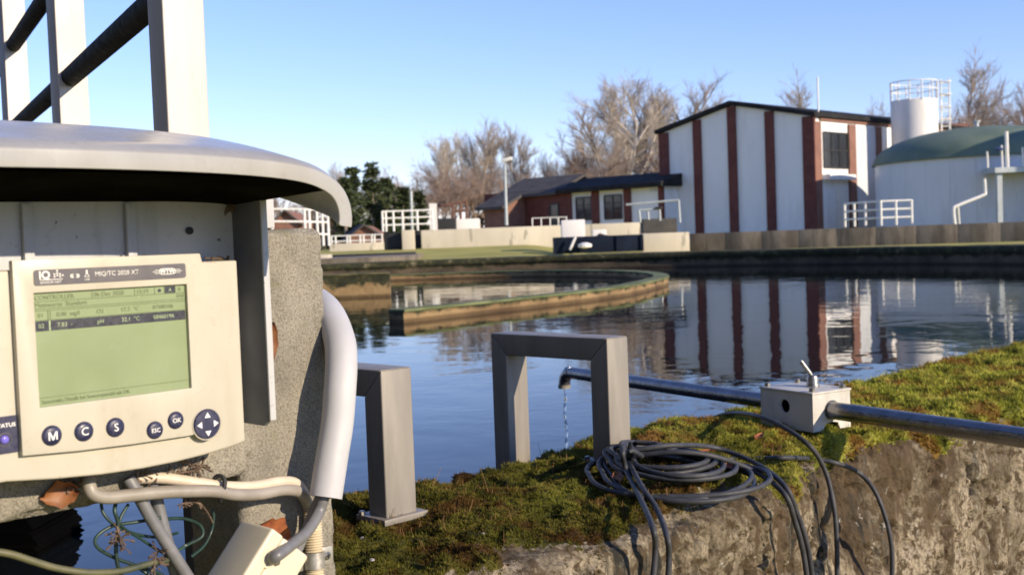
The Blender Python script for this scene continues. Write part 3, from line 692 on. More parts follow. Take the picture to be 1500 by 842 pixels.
# ------------------------------------------------------------------ walls, railings and plant behind the basin
def front_box(name, px0, px1, y0, y1, d, mat, label, cat, depth=.35, zb=None, group=None, bevel=.02, slant=0):
    a = P(px0, (y0 + y1) / 2, d); b = P(px1, (y0 + y1) / 2, d); t = P((px0 + px1) / 2, y0, d)[2]; lo = P((px0 + px1) / 2, y1, d)[2] if zb is None else zb
    m = MB(); vs = []
    for z in (lo, t): vs += [(a[0], d, z), (b[0], d + slant, z), (b[0], d + depth + slant, z), (a[0], d + depth, z)]
    m.add(vs, [(0, 3, 2, 1), (4, 5, 6, 7)] + [(i, (i + 1) % 4, 4 + (i + 1) % 4, 4 + i) for i in range(4)])
    o = m.build(name, mat, loc=((a[0] + b[0]) / 2, d, lo), bevel=bevel); return tag(o, label, cat, group)
front_box('tank_wall', 617, 835, 333.5, 362, 52, conc_light, 'long pale sunlit concrete wall above the strip of lawn', 'wall', zb=.4)
front_box('tank_wall', 855, 943, 327, 352, 58, conc_light, 'pale concrete wall behind the dark blue trough', 'wall', zb=.4)
front_box('concrete_block', 589, 607, 337, 367, 51, conc_light, 'narrow pale concrete block between two black gaps', 'block', zb=.4)
front_box('sluice_gate', 562.5, 588.5, 341, 370, 51.5, curb_black, 'wide black gate left of the narrow concrete block', 'gate', zb=.4)
front_box('sluice_gate', 607.5, 617, 339, 366, 52.6, curb_black, 'narrow black gate right of the narrow concrete block', 'gate', zb=.4)
front_box('tank_wall', 483, 562, 356, 372, 55, conc_light, 'low concrete wall carrying the low white railing', 'wall', zb=.3)
front_box('apron', 430, 600, 378, 386, 37.6, conc_stain, 'grey concrete apron between the far rim and the low railed wall', 'paving', zb=.2, depth=6)
front_box('black_strip', 484, 606, 371.5, 376.5, 44, curb_black, 'long black strip lying before the low railed wall', 'band', zb=.3, depth=1.2)  # flat black box laid along the ground before the low wall
front_box('concrete_block', 463, 482, 373, 402, 40, conc_light, 'pale concrete pier on the rim just right of the pillar top', 'block', zb=.2, depth=.8)
front_box('concrete_block', 940, 1010, 341, 366, 43.5, conc_light, 'light concrete block at the left end of the stained parapet', 'block', zb=.3, depth=.5)
front_box('concrete_block', 942, 992, 320, 343, 52, conc_dark, 'dark concrete plinth before the white wing, carrying thin pipework', 'block', zb=.4, depth=1.2)
a = P(1010, 345, 44.2); b = P(1530, 325, 39.0)
mb = MB(); n0 = np.array([b[0] - a[0], b[1] - a[1], 0]); L0 = np.linalg.norm(n0); n0 /= L0; q0 = np.array([-n0[1], n0[0], 0])
par = thing('parapet', ((a[0] + b[0]) / 2, (a[1] + b[1]) / 2, .4), 'long stained concrete parapet along the right far side of the basin', 'wall')
k = 9
for i in range(k):
    c = np.array([a[0], a[1], 0]) + n0 * L0 * (i + .5) / k; m = MB(); m.box(c + q0 * .15 + ZD * .61, n0 * (L0 / k / 2 - .002), q0 * .15, ZD * .335); m.build('panel', conc_stain, par, bevel=.004)
# blue trough with machinery
tr = thing('dark_blue_trough', P(877, 368, 42.5), 'long dark blue steel trough standing on the far rim', 'trough')
x0 = P(811, 358, 42.5)[0]; x1 = P(943, 356, 42.5)[0]; zt = P(877, 345.5, 42.5)[2]
m = MB(); m.xbox(x0, x1, 42.5, 43.4, .38, zt); m.build('body', blue_tr, tr, bevel=.03)
for px in (812, 905, 941):
    m = MB(); q = P(px, 356, 42.4)[0]; m.xbox(q - .05, q + .05, 42.42, 42.496, .38, zt - .03); m.build('rib', blue_tr, tr)
m = MB(); m.tube([P(835, 366, 42.2), P(839, 356, 42.2), P(843, 347, 42.2)], .05, 8); m.build('lever', rail_white, tr)
m = MB(); m.lathe([(.05, 0), (.25, .05), (.25, .16), (.08, .22)], P(857, 364, 42.1), 12); m.build('valve_wheel', rail_white, tr)
front_box('control_cabinet', 823, 857, 322, 348, 44, silo_white, 'white control cabinet standing above the dark blue trough', 'cabinet', depth=.9, zb=.42, bevel=.03)
pm = thing('pump_unit', P(878, 342, 46), 'small white pump with dark fittings behind the blue trough', 'pump')
m = MB(); q = P(878, 340, 46); m.xbox(q[0] - .28, q[0] + .28, 45.9, 46.3, .5, q[2] + .1); m.build('housing', silo_white, pm, bevel=.04)
m = MB(); m.tube([q + [-.2, -.2, -.25], q + [0, -.3, -.1], q + [.3, -.2, -.2]], .06, 8); m.build('pipe', curb_black, pm)
def railing(name, pts, h, nrails, label, d_post=.05, zb=None, post_every=None, group=None):
    """posts at pts (world ground points), rails joining them"""
    r = thing(name, pts[0], label, 'railing', group)
    pts = [np.asarray(p, float) for p in pts]
    for p in pts:
        m = MB(); m.tube([p, p + ZD * h], d_post, 8); m.build('post', rail_white, r)
    for k in range(nrails):
        z = h * (1 - k / nrails) - .02
        m = MB(); m.tube([p + ZD * z for p in pts], d_post * .8, 6); m.build('rail', rail_white, r)
    return r
railing('guard_railing', [P(x, 338 - (x - 600) * .037, 51.6 + (x - 560) * .005) for x in (561, 566, 577, 590.5, 612, 634.5)], .92, 3, 'white railing standing above the black gate and narrow block', .048)
railing('guard_railing', [P(x, 360 - (x - 520) * .037, 55.1) for x in (486, 492, 509, 513, 528, 533, 545, 549, 560)], .52, 2, 'low white railing in front of the small hut', .04)
railing('guard_railing', [P(x, 360, 38.5 + i * .3) for i, x in enumerate((400, 448, 455, 466, 474, 482))], 1.25, 3, 'tall white railing glimpsed under the end of the hood', .045)
railing('guard_railing', [P(x, 332 - (x - 1250) * .037, d) for x, d in ((1238, 48), (1252, 47), (1268, 46), (1291, 45.5), (1313, 45.5), (1336, 45.5))], .98, 3, 'white railing behind the parapet before the domed tank', .05)
railing('guard_railing', [P(x, 330 - (x - 830) * .037, 60) for x in (780, 793, 806, 818, 830)], .45, 1, 'thin grey railing in front of the brick house', .03)
hr = thing('stair_handrail', P(1397, 330, 44), 'sloping white handrail in front of the blue-grey tank', 'handrail')
m = MB(); m.tube(cr([P(1399, 330, 44), P(1397, 307, 44), P(1403, 301, 44), P(1440, 286, 44), P(1443, 281, 44), P(1442, 262, 44)], 5), .06, 8); m.build('rail', rail_white, hr)
m = MB(); m.tube([P(1405, 330, 44.5), P(1403, 303, 44.2)], .05, 8); m.build('post', rail_white, hr)
pf = thing('pipe_frame', P(965, 322, 50), 'thin grey pipe frame against the white wing', 'pipe')
for p0, p1 in (((917, 300), (994, 293)), ((994, 293), (996, 326)), ((938, 326), (936, 308)), ((936, 308), (966, 306)), ((966, 306), (967, 323)), ((950, 322), (949, 310))):
    m = MB(); m.tube([P(*p0, 50), P(*p1, 50)], .05, 6); m.build('pipe', galv_far, pf)
m = MB(); q = P(965, 306, 50); m.lathe([(.03, 0), (.2, .02), (.2, .07), (.03, .1)], q, 12); m.build('valve_wheel', curb_black, pf)
lp = thing('street_lamp', P(741, 330, 60), 'slim grey street lamp before the brick house', 'lamp post')
m = MB(); m.tube([P(742, 330, 60), P(739.5, 240, 60)], [.09, .06], 8); m.build('pole', galv_far, lp)
m = MB(); q = P(742.5, 234, 60); m.box(q, np.array([.27, -.05, .06]), np.array([.02, .12, 0]), np.array([-.02, 0, .09])); m.build('lamp_head', rail_white, lp, bevel=.04)
lp = thing('flag_pole', P(604, 320, 70), 'thin pale pole above the left white railing', 'pole')
m = MB(); m.tube([P(604, 345, 70), P(602, 280, 70)], .09, 6); m.build('shaft', galv_far, lp)
wb = thing('machine_platform', P(680, 332, 62), 'white-walled machine platform with rusty frame behind the pale wall', 'machine')
m = MB(); a = P(640, 330, 62); b = P(702, 328, 62); m.xbox(a[0], b[0], 62, 64, .5, P(670, 321, 62)[2]); m.build('base', silo_white, wb, bevel=.05)
rust = simple('rusty_frame', (.10, .05, .035), (.17, .085, .055), 3, .8)
for x0, y0, x1, y1 in ((664, 322, 663, 298), (684, 321, 683, 296), (664, 298, 684, 295), (640, 322, 639, 302), (639, 302, 664, 299), (664, 310, 684, 308), (675, 321, 674, 296)):
    m = MB(); m.tube([P(x0, y0, 62.6), P(x1, y1, 62.6)], .09, 6); m.build('frame_bar', rust, wb)
m = MB(); q = P(634, 312, 61); m.xbox(q[0] - .18, q[0] + .2, 61, 61.4, .5, P(634, 298, 61)[2]); m.build('post', silo_white, wb)
m = MB(); q = P(646, 323, 61.4); m.xbox(q[0] - .5, q[0] + .8, 61.3, 61.9, .5, P(646, 320, 61.3)[2]); m.build('motor', curb_black, wb, bevel=.1)

# ------------------------------------------------------------------ trees
def bare_tree_meshes(seed, h, spread, upright, twigs):
    r = random.Random(seed); big = []; small = []
    def grow(p, d, L, rad, lev):
        n = 4 if lev < 2 else 3; pts = [p]
        for i in range(n):
            d = d + np.array([r.gauss(0, .12), r.gauss(0, .12), r.gauss(0, .06) + upright * .10]); d = d / np.linalg.norm(d); pts.append(pts[-1] + d * L / n)
        tip = .45 if lev else .25
        for i in range(n):
            s = (pts[i], pts[i + 1], rad * (1 - (1 - tip) * i / n), rad * (1 - (1 - tip) * (i + 1) / n)); (big if lev < 2 else small).append(s)
        if lev >= 4: return
        nb = (13, 8, 7, twigs + 1)[lev]
        for k in range(nb):
            t = r.uniform(.28 if lev == 0 else .15, 1.0); i = min(int(t * n), n - 1); q = pts[i] + (pts[i + 1] - pts[i]) * (t * n - i)
            dd = pts[i + 1] - pts[i]; dd = dd / np.linalg.norm(dd); a = r.uniform(0, 6.283); ang = r.uniform(.35, .85) * spread
            g = np.cross(dd, np.array([math.cos(a), math.sin(a), .3])); g = g / (np.linalg.norm(g) + 1e-9)
            nd = dd * math.cos(ang) + g * math.sin(ang)
            grow(q, nd, L * r.uniform(.36, .6) * (1.1 - .45 * t if lev == 0 else 1), max(rad * .45, .0062), lev + 1)
    grow(np.zeros(3), np.array([0, 0, 1.0]), h, h * .017, 0)
    out = []
    for lst, n in ((big, 5), (small, 3)):
        a = np.array([s[0] for s in lst]); b = np.array([s[1] for s in lst]); ra = np.array([s[2] for s in lst]); rb = np.array([s[3] for s in lst])
        out.append(prisms(a, b, ra, rb, n))
    return out
KINDS_T = []
for sd, h, sp, up, tw, mt in ((1, 15, 1.0, .6, 6, bark_pale), (2, 14, .85, .9, 6, bark), (3, 12, .75, 1.2, 6, bark), (4, 9, 1.1, .5, 6, bark_red), (5, 13, .8, 1.0, 5, bark_red), (6, 15, .95, .5, 4, bark)):
    (tv, tf), (cv, cf) = bare_tree_meshes(sd, h, sp, up, tw); a = np_mesh('trunk', tv, tf); b = np_mesh('crown', cv, cf)
    for m_, q in ((a, mt), (b, mt)): m_.materials.append(q)
    KINDS_T.append((a, b, float(max(cv[:, 2].max(), tv[:, 2].max()))))
def tree(kind, px, ytop, d, label, group='bare trees behind the buildings', wide=1.0):
    a, b, h = KINDS_T[kind]; base = P(px, 340, d); base[2] = .6; H_ = (P(px, ytop, d)[2] - .6) * 1.07; s = H_ / h
    base[0] += 0
    r = thing('bare_tree', base, label, 'tree', group); r.rotation_euler.z = random.uniform(0, 6.28); r.scale = (s * wide, s * wide, s)
    for nm, me in (('trunk', a), ('crown', b)):
        o = bpy.data.objects.new(nm, me); COL.objects.link(o); o.parent = r
T = tree
T(0, 940, 118, 112, 'tallest pale bare tree rising behind the black-roofed wing', wide=1.35); T(1, 985, 118, 116, 'bare tree rising right behind the left end of the tall gable', wide=1.4)
T(1, 903, 160, 108, 'bare tree leaning out left of the tallest pale tree', wide=1.3); T(4, 868, 196, 118, 'reddish bare tree over the ridge of the brick house'); T(4, 838, 200, 125, 'slim reddish bare tree left of the tallest group')
T(2, 1012, 150, 120, 'bare tree half hidden by the tall gable roof')
T(1, 690, 180, 125, 'tallest bare tree of the group left of the street lamp'); T(2, 770, 186, 118, 'slender bare birch just right of the street lamp'); T(0, 650, 200, 132, 'broad bare tree left of centre above the rusty frame')
T(2, 722, 198, 128, 'bare tree directly behind the street lamp'); T(1, 627, 212, 138, 'thin bare tree at the left edge of the bare group'); T(2, 800, 225, 130, 'small bare tree above the brick house hip')
T(5, 1422, 66, 112, 'tallest lone bare tree above the green dome'); T(4, 1480, 128, 118, 'reddish bare tree at the right edge above the dome'); T(4, 1505, 120, 112, 'bare tree cut by the right edge of view'); T(3, 1450, 150, 120, 'short reddish bare tree behind the green dome')
T(4, 1398, 155, 125, 'reddish bare tree beside the silo ladder cage')
T(5, 1183, 108, 135, 'faint bare tree above the middle of the black roof'); T(3, 1275, 152, 130, 'low bare crown peeping over the roof left of the silo')
T(0, 675, 196, 140, 'pale bare tree just left of the tallest in the left group'); T(1, 745, 200, 140, 'bare tree in the gap right of the street lamp head'); T(2, 708, 190, 136, 'slim bare tree between the tallest and the lamp'); T(1, 925, 126, 122, 'bare tree filling the left half of the tallest crown', wide=1.4); T(2, 962, 118, 124, 'bare tree filling the right half of the tallest crown', wide=1.4); T(1, 885, 185, 120, 'bare tree on the left shoulder of the tallest group')
T(2, 492, 238, 112, 'thin bare tree at the hood edge left of the conifers'); T(3, 585, 240, 110, 'reddish bare tree right of the conifers')
for i, (px, yt, d) in enumerate(((575, 262, 96), (600, 256, 104), (622, 250, 100), (645, 246, 106), (668, 240, 98), (688, 250, 108), (708, 244, 100), (727, 252, 104), (752, 246, 108), (780, 252, 112), (812, 246, 110), (560, 268, 100), (1490, 165, 98), (1465, 160, 104), (1440, 165, 100), (850, 215, 112), (880, 222, 105), (915, 205, 110), (960, 190, 106), (420, 268, 92), (440, 282, 88))):
    T(3 if i % 3 else 4, px, yt, d, 'small reddish bare tree in the thicket behind the plant', 'thicket of small reddish bare trees', 1.35)
for i in range(14):
    T((2, 1, 3, 4)[i % 4], 455 - i * 62, 262 - 22 * math.sin(i * 2.1), 118 + 9 * math.sin(i * 1.3), 'bare tree of the far tree line running on behind the hood', 'tree line hidden behind the hood', 1.3)
def conifer(px, ytop, d, label, seed, w=.26):
    rr = np.random.default_rng(seed); base = P(px, 340, d); base[2] = .6; H_ = P(px, ytop, d)[2] - .6
    r = thing('conifer', base, label, 'tree', 'conifers left of the bare trees')
    m = MB(); m.tube([base, base + ZD * H_ * .5, base + ZD * H_], [.16, .1, .02], 7); m.build('trunk', bark, r)
    nc = 52; tc = .12 + .88 * rr.random(nc) ** .9; ac = rr.random(nc) * 6.283; Rc = H_ * w * (1.05 - tc) ** .85 * (.35 + .75 * rr.random(nc)); n = 75
    cc_ = np.stack([Rc * np.cos(ac), Rc * np.sin(ac), H_ * tc - .3 * Rc], 1); cs = H_ * .055 * (.5 + .7 * rr.random(nc)) * (1.15 - .5 * tc)
    c = (cc_[:, None, :] + rr.normal(0, 1, (nc, n, 3)) * cs[:, None, None] * np.array([1, 1, .55])).reshape(-1, 3); n = len(c)
    a = np.arctan2(c[:, 1], c[:, 0]); d1 = np.stack([np.cos(a), np.sin(a), .1 + 0 * a], 1) + rr.normal(0, .5, (n, 3)); d2 = rr.normal(0, 1, (n, 3)); s = (.09 + .14 * rr.random((n, 1)))
    V_ = np.stack([c - d1 * s * .5, c + d2 * s * .32, c + d1 * s, c - d2 * s * .32], 1).reshape(-1, 3); F_ = np.arange(n * 4).reshape(-1, 4)
    link('crown', np_mesh('crown', V_, F_), needle, r)
conifer(518, 246, 86, 'dark conifer nearest the hood', 1, .16); conifer(548, 238, 90, 'tallest dark conifer right of the one nearest the hood', 2, .17); conifer(507, 262, 84, 'short dark conifer partly behind the hood end', 3, .3); conifer(592, 276, 88, 'small dark conifer behind the white railing', 4, .26); conifer(616, 282, 92, 'narrow dark conifer right of the pale pole', 5, .13); conifer(568, 262, 94, 'olive conifer at the right of the conifer group', 6, .18)
def hedge_stuff():
    rr = np.random.default_rng(5); n = 16000; x = rr.uniform(-42, 60, n); y = 108 + rr.normal(0, 4, n); hgt = .8 + 3.4 * fbm(x * .13, x * 0 + 2, 3) ; z = .4 + hgt * rr.random(n) ** .8
    c = np.stack([x, y, z], 1); d1 = rr.normal(0, 1, (n, 3)); d2 = rr.normal(0, 1, (n, 3)); s = .1 + .25 * rr.random((n, 1))
    V_ = np.stack([c - d1 * s, c + d2 * s * .6, c + d1 * s, c - d2 * s * .6], 1).reshape(-1, 3)
    o = link('undergrowth', np_mesh('undergrowth', V_, np.arange(n * 4).reshape(-1, 4)), hedge); tag(o, 'brownish green undergrowth along the foot of the far trees', 'shrubs', kind='stuff')
hedge_stuff()
# unseen conifers added outside the left edge to darken the shaded steel faces
def screen_conifers():
    for i, an in enumerate(range(158, 262, 11)):
        t = math.radians(an); R = 13 + 2.2 * math.sin(i * 2.3); rr = np.random.default_rng(30 + i); base = np.array([R * math.cos(t), R * math.sin(t) + 1, -.5]); H_ = 16.5 + 1.5 * math.sin(i * 1.9)
        r = thing('conifer', base, 'tall dark conifer of the unseen stand added beyond the left edge of view', 'tree', 'unseen conifer stand added outside the left edge')
        m = MB(); m.tube([base, base + ZD * H_ * .5, base + ZD * H_], [.2, .12, .02], 7); m.build('trunk', bark, r)
        n = 5000; q = rr.random(n) ** .8; z = H_ * (.03 + .97 * q); R_ = 2.3 * (1.03 - q) ** .6 * rr.random(n) ** .4; a = rr.random(n) * 6.283
        c = np.stack([R_ * np.cos(a), R_ * np.sin(a), z - R_ * .25], 1); d1 = np.stack([np.cos(a), np.sin(a), -.35 + 0 * a], 1) + rr.normal(0, .35, (n, 3)); d2 = rr.normal(0, 1, (n, 3)); s_ = (.2 + .25 * rr.random((n, 1)))
        link('crown', np_mesh('crown', np.stack([c - d1 * s_ * .5, c + d2 * s_ * .4, c + d1 * s_, c - d2 * s_ * .4], 1).reshape(-1, 3), np.arange(n * 4).reshape(-1, 4)), needle, r)
screen_conifers()
#PART2
# ================================================================== NEAR OBJECTS
# ------------------------------------------------------------------ ladder grab frames on the wall
def grab_frame(u0, label, zt):
    v0, v1, t, w = 1.775, 2.175, .056, .078
    r = thing('grab_frame', W(u0 + w / 2, v0 + t / 2, .44), label, 'grab rail', 'steel ladder grab frames on the wall')
    g = .0006
    def sec(name, pts):          # prism of a v-z polygon across the width
        m = MB(); n = len(pts); vs = [W(u0, a, b) for a, b in pts] + [W(u0 + w, a, b) for a, b in pts]
        m.add(vs, [tuple(range(n)), tuple(range(2 * n - 1, n - 1, -1))] + [(i, (i + 1) % n, n + (i + 1) % n, n + i) for i in range(n)]); return m.build(name, steel, r, bevel=.0035, seg=3)
    sec('leg', [(v0, .43), (v0 + t, .43), (v0 + t, zt - t - g), (v0, zt - g)])
    sec('leg', [(v1 - t, -.25), (v1, -.25), (v1, zt - g), (v1 - t, zt - t - g)])
    sec('crossbar', [(v0 + g, zt), (v0 + t + g, zt - t), (v1 - t - g, zt - t), (v1 - g, zt)])
    m = MB(); m.uvbox(u0 - .016, u0 + w + .018, v0 - .014, v0 + t + .022, .448, .460); p = m.build('base_plate', steel, r, bevel=.0015)
    for du in (-.010, w + .010):
        m = MB(); m.lathe([(.007, 0), (.007, .006), (.004, .008)], W(u0 + du, v0 + t + .010, .460), 6); m.build('bolt', boltm, p)
grab_frame(1.402, 'left steel grab frame beside the white hose, its bolted foot plate showing', .752)
grab_frame(2.088, 'steel grab frame arching over the bent pipe end, cable coil at its foot', .755)

# ------------------------------------------------------------------ pipe with valve box
zp = .512
pa = PZ(838, 546, zp); pb = PZ(1165, 597, zp); pe = PZ(1500, 641, zp)
dirp = (pe - pa); dirp /= np.linalg.norm(dirp); perp = np.array([-dirp[1], dirp[0], 0]);
pb = pa + dirp * ((pb - pa) @ dirp)
pipe = thing('outlet_pipe', pb - ZD * .05, 'long grey metal pipe across the mossy wall, its far end bent down over the water', 'pipe')
R_ = .0235
el = [pa + dirp * .02, pa, pa - dirp * .022 - ZD * .003, pa - dirp * .040 - ZD * .013, pa - dirp * .050 - ZD * .030, pa - dirp * .053 - ZD * .050]
m = MB(); m.tube(cr([pb - dirp * .08] + [pb + (pa - pb) * .5] + el, 6), R_ * .92, 20); m.build('spout_length', galv, pipe, smooth=50)
m = MB(); m.tube([pb + dirp * .08, pb + dirp * .4, pe + dirp * .8], R_, 22); m.build('supply_length', galv, pipe, smooth=50)
m = MB(); m.tube([pb + dirp * .085, pb + dirp * .10], R_ + .004, 22); m.build('collar', galv, pipe, smooth=40)
m = MB(); m.tube([pa - dirp * .053 - ZD * .047, pa - dirp * .053 - ZD * .060], R_ * .96, 20); m.build('spout_lip', simple('spout_limescale', (.30, .27, .2), (.12, .11, .09), 80, .6), pipe, smooth=40)
# trickle
wm, wn, wb_ = nodes_mat('falling_water'); wb_.inputs['Transmission Weight'].default_value = 1; wb_.inputs['Roughness'].default_value = .03; wb_.inputs['IOR'].default_value = 1.33; wb_.inputs['Base Color'].default_value = (1, 1, 1, 1)
m = MB(); tp = pa - dirp * .053 - ZD * .052; zz = np.linspace(0, tp[2] + .02, 60)
m.tube([tp + np.array([.0025 * math.sin(z * 47), .0025 * math.cos(z * 41), -z]) for z in zz], [.0040 + .0014 * abs(math.sin(z * 52)) + .0008 * math.sin(z * 190) for z in zz], 10)
o = m.build('water_trickle', wm, loc=tp, smooth=60); tag(o, 'thin sparkling trickle of water falling from the bent pipe end', 'water')
# valve housing
vb = thing('valve_box', pb - ZD * .05, 'light grey valve box with round hole and lever on the pipe', 'valve box')
hl, hw = .098, .070
side = np.array([dirp[1], -dirp[0], 0]); side = -side if side[0] > 0 else side      # towards the camera's left
def bxp(a, b, z): return pb + dirp * a + side * b + ZD * z
oc = bxp(0, 0, -.002)
# body as shell with arched lower edge on the pipe side
m = MB(); hole = [(-.005 + .0185 * math.cos(t), .008 + .0185 * math.sin(t)) for t in np.linspace(0, 2 * math.pi, 26, endpoint=False)]
m.plate([(-hl, -.052), (hl, -.052), (hl, .047), (-hl, .047)], [hole], lambda a, b, t: bxp(a, t, b), hw, hw - .008); m.build('hole_side', boxpaint, vb)
arch = [(-hw + .008, -.052), (-.03, -.052), (-.022, -.034), (.0, -.03), (.025, -.034), (.034, -.052), (hw - .0081, -.052), (hw - .0081, .047), (-hw + .008, .047)]
ph = [(.0238 * math.cos(t), .0238 * math.sin(t)) for t in np.linspace(0, 2 * math.pi, 24, endpoint=False)]
m = MB(); m.plate(arch, [ph], lambda a, b, t: bxp(t, a, b), hl, hl - .008); m.build('pipe_side', boxpaint, vb)
m = MB(); m.plate(arch, [ph], lambda a, b, t: bxp(t, a, b), -hl, -hl + .008); m.build('pipe_side', boxpaint, vb)
m = MB(); m.box(bxp(0, -hw + .004, -.0025), dirp * hl, side * .004, ZD * .0495); m.build('back_side', boxpaint, vb)
m = MB(); m.box(bxp(0, 0, .0505), dirp * (hl + .003), side * (hw + .003), ZD * .003); lid = m.build('lid', boxpaint, vb, bevel=.002)
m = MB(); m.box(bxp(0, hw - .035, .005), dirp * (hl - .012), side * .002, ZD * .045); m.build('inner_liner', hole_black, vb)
for a in (-1, 1):
    for b in (-1, 1):
        m = MB(); m.lathe([(.0085, 0), (.0085, .009), (.006, .011)], bxp(a * (hl - .014), b * (hw - .013), .0535), 6); m.build('bolt', boltm, lid)
m = MB(); c = bxp(.012, -.02, .0535); m.lathe([(.018, 0), (.018, .006), (.0155, .012), (.0165, .022), (.013, .030), (.005, .033)], c, 16); m.build('valve_stem', boltm, vb, smooth=40)
lv = P(1168, 530, 3.12) - P(1184, 552, 3.12); lv /= np.linalg.norm(lv)
m = MB(); m.tube([c + ZD * .026, c + ZD * .026 + lv * .02, c + ZD * .026 + lv * .055], [.005, .0065, .006], 10); m.build('lever', boltm, vb, smooth=50)

# ------------------------------------------------------------------ cables on the wall
def on_moss(px, py, lift=.012): 
    q = PZ(px, py, .455); u, v, _ = UV(q); z = float(top_z(min(max(u, 1.2), 6.4), v)) + lift; return PZ(px, py, z)
def hang(px, py, v): return PV(px, py, v)
CRAD = .0058
coil = thing('cable_coil', on_moss(985, 700), 'coil of black cable lying on the moss, its ends hanging over the edge', 'cable')
cc = on_moss(992, 698, .0); cu, cv, cz = UV(cc)
rc = random.Random(4)
for k in range(9):
    big = k >= 6; rx = (.150 + .018 * (k - 6) if big else .085 + .055 * rc.random()); ry = (.205 + .02 * rc.random() if big else .12 + .06 * rc.random()); ph_ = rc.uniform(0, 6.28)
    ox = (.0 if big else -.035 + .045 * rc.random()); oy = (-.03 if big else .035 * rc.random() + .015); pts = []
    for t in np.linspace(0, 2 * math.pi, 24, endpoint=False):
        w_ = 1 + .04 * math.sin(2 * t + ph_) + .03 * math.sin(3 * t + 2 * ph_)
        x_ = cc[0] + ox + rx * w_ * math.cos(t) - .05 * (math.sin(t) > 0) * math.sin(t); y_ = cc[1] + oy + ry * w_ * math.sin(t); u_, v_, _q = UV((x_, y_, 0))
        z_ = .446 + .004 * (8 - k if not big else 0) + .004 * math.sin(t + ph_) + .016 * max(0, math.cos(t - 2.6))
        zs_ = .4655 + .004 * (8 - k) * (not big) + .0045 * math.sin(t + ph_) + .016 * max(0, math.cos(t - 2.6)) ** 2; pts.append(W(u_, v_, zs_))
    m = MB(); m.tube(cr(pts, 4, closed=True), CRAD, 8, closed=True); m.build('loop', cable, coil, smooth=60)
V0_ = 1.30
tails = [
 [on_moss(935, 664, .05), on_moss(918, 652, .06), on_moss(912, 662, .06), on_moss(918, 690, .045), on_moss(938, 730, .03), hang(956, 772, V0_), hang(960, 806, V0_), hang(955, 860, V0_)],
 [on_moss(940, 668, .05), on_moss(924, 660, .06), on_moss(922, 676, .055), on_moss(940, 712, .04), on_moss(962, 745, .03), hang(977, 785, V0_), hang(980, 815, V0_), hang(978, 860, V0_)],
 [on_moss(925, 660, .05), on_moss(985, 652, .05), on_moss(1050, 656, .045), on_moss(1110, 680, .03), hang(1150, 712, 1.31), hang(1168, 752, 1.30), hang(1183, 800, 1.295), hang(1192, 860, 1.295)],
 [on_moss(930, 668, .05), on_moss(990, 662, .05), on_moss(1045, 668, .05), on_moss(1105, 690, .03), hang(1148, 722, 1.30), hang(1164, 762, 1.29), hang(1176, 806, 1.285), hang(1184, 860, 1.285)],
 [on_moss(925, 648, .03), on_moss(960, 650, .03), on_moss(985, 658, .03), on_moss(1010, 664, .03)]]
for t in tails:
    m = MB(); m.tube(cr(t, 8), CRAD, 10); m.build('tail', cable, coil, smooth=60)
q = on_moss(924, 664, .055); m = MB(); m.tube([q + UD * .026 * math.cos(t) * .35 + VD * .012 * math.cos(t) + ZD * .024 * math.sin(t) for t in np.linspace(0, 6.283, 14, endpoint=False)], .003, 6, closed=True); m.build('cable_tie', curb_black, coil)
c1 = thing('hanging_cable', on_moss(1060, 612), 'black cable looping from behind the valve box down the wall face', 'cable')
m = MB(); m.tube(cr([on_moss(1022, 624, .004), on_moss(1045, 612, .02), on_moss(1070, 605, .045), PZ(1100, 607, .53), PZ(1140, 621, .525), on_moss(1185, 652, .05), hang(1209, 690, 1.40), hang(1222, 745, 1.37), hang(1226, 800, 1.36), hang(1226, 865, 1.36)], 8), CRAD, 10); m.build('sheath', cable, c1, smooth=60)
c2 = thing('hanging_cable', on_moss(1200, 675), 'rightmost black cable curving over the wall edge below the pipe', 'cable')
m = MB(); m.tube(cr([on_moss(1030, 676, .012), on_moss(1075, 672, .010), on_moss(1120, 671, .010), on_moss(1150, 670, .012), on_moss(1190, 672, .018), on_moss(1225, 678, .025), hang(1258, 692, 1.42), hang(1282, 720, 1.38), hang(1300, 768, 1.35), hang(1307, 815, 1.34), hang(1305, 870, 1.34)], 8), CRAD, 10); m.build('sheath', cable, c2, smooth=60)

# ------------------------------------------------------------------ fallen leaves
def leaf(p, L_, w, ang, tilt, label, mat=leafm, curl=.35, up=ZD):
    up = np.asarray(up, float); up /= np.linalg.norm(up); g = UD - up * (UD @ up); g /= np.linalg.norm(g); h = np.cross(up, g)
    a = g * math.cos(ang) + h * math.sin(ang); b = np.cross(up, a); a = a + up * tilt; nx, ny = 10, 7; V_ = []; F_ = []
    for s in (0, 1):
        for i in range(nx):
            t = i / (nx - 1); hw_ = w * math.sin(math.pi * min(max(t, .02), .98)) ** .7 * (1 + .14 * math.sin(t * 17))
            for j in range(ny):
                k = j / (ny - 1) * 2 - 1; V_.append(p + a * L_ * (t - .5) + b * hw_ * k + up * (curl * w * (k * k + .3 * math.sin(t * 5 + k * 2)) + .0012 * s))
    for i in range(nx - 1):
        for j in range(ny - 1):
            q = i * ny + j; F_ += [(q, q + 1, q + ny + 1, q + ny), (nx * ny + q, nx * ny + q + ny, nx * ny + q + ny + 1, nx * ny + q + 1)]
    m = MB(); m.add(V_, F_); 
    L = p; me = bpy.data.meshes.new('leaf'); me.from_pydata([tuple(np.array(q) - L) for q in m.v], [], m.f); me.shade_smooth()
    o = link('fallen_leaf', me, mat); o.location = tuple(float(c) for c in L); tag(o, label, 'leaf', 'fallen brown leaves')
leaf(on_moss(1043, 697, .03), .075, .014, .3, .1, 'curled brown leaf inside the right of the cable coil')
leaf(on_moss(1035, 662, .02), .06, .014, -.2, .05, 'dull brown leaf behind the top of the cable coil', leaf_rust)
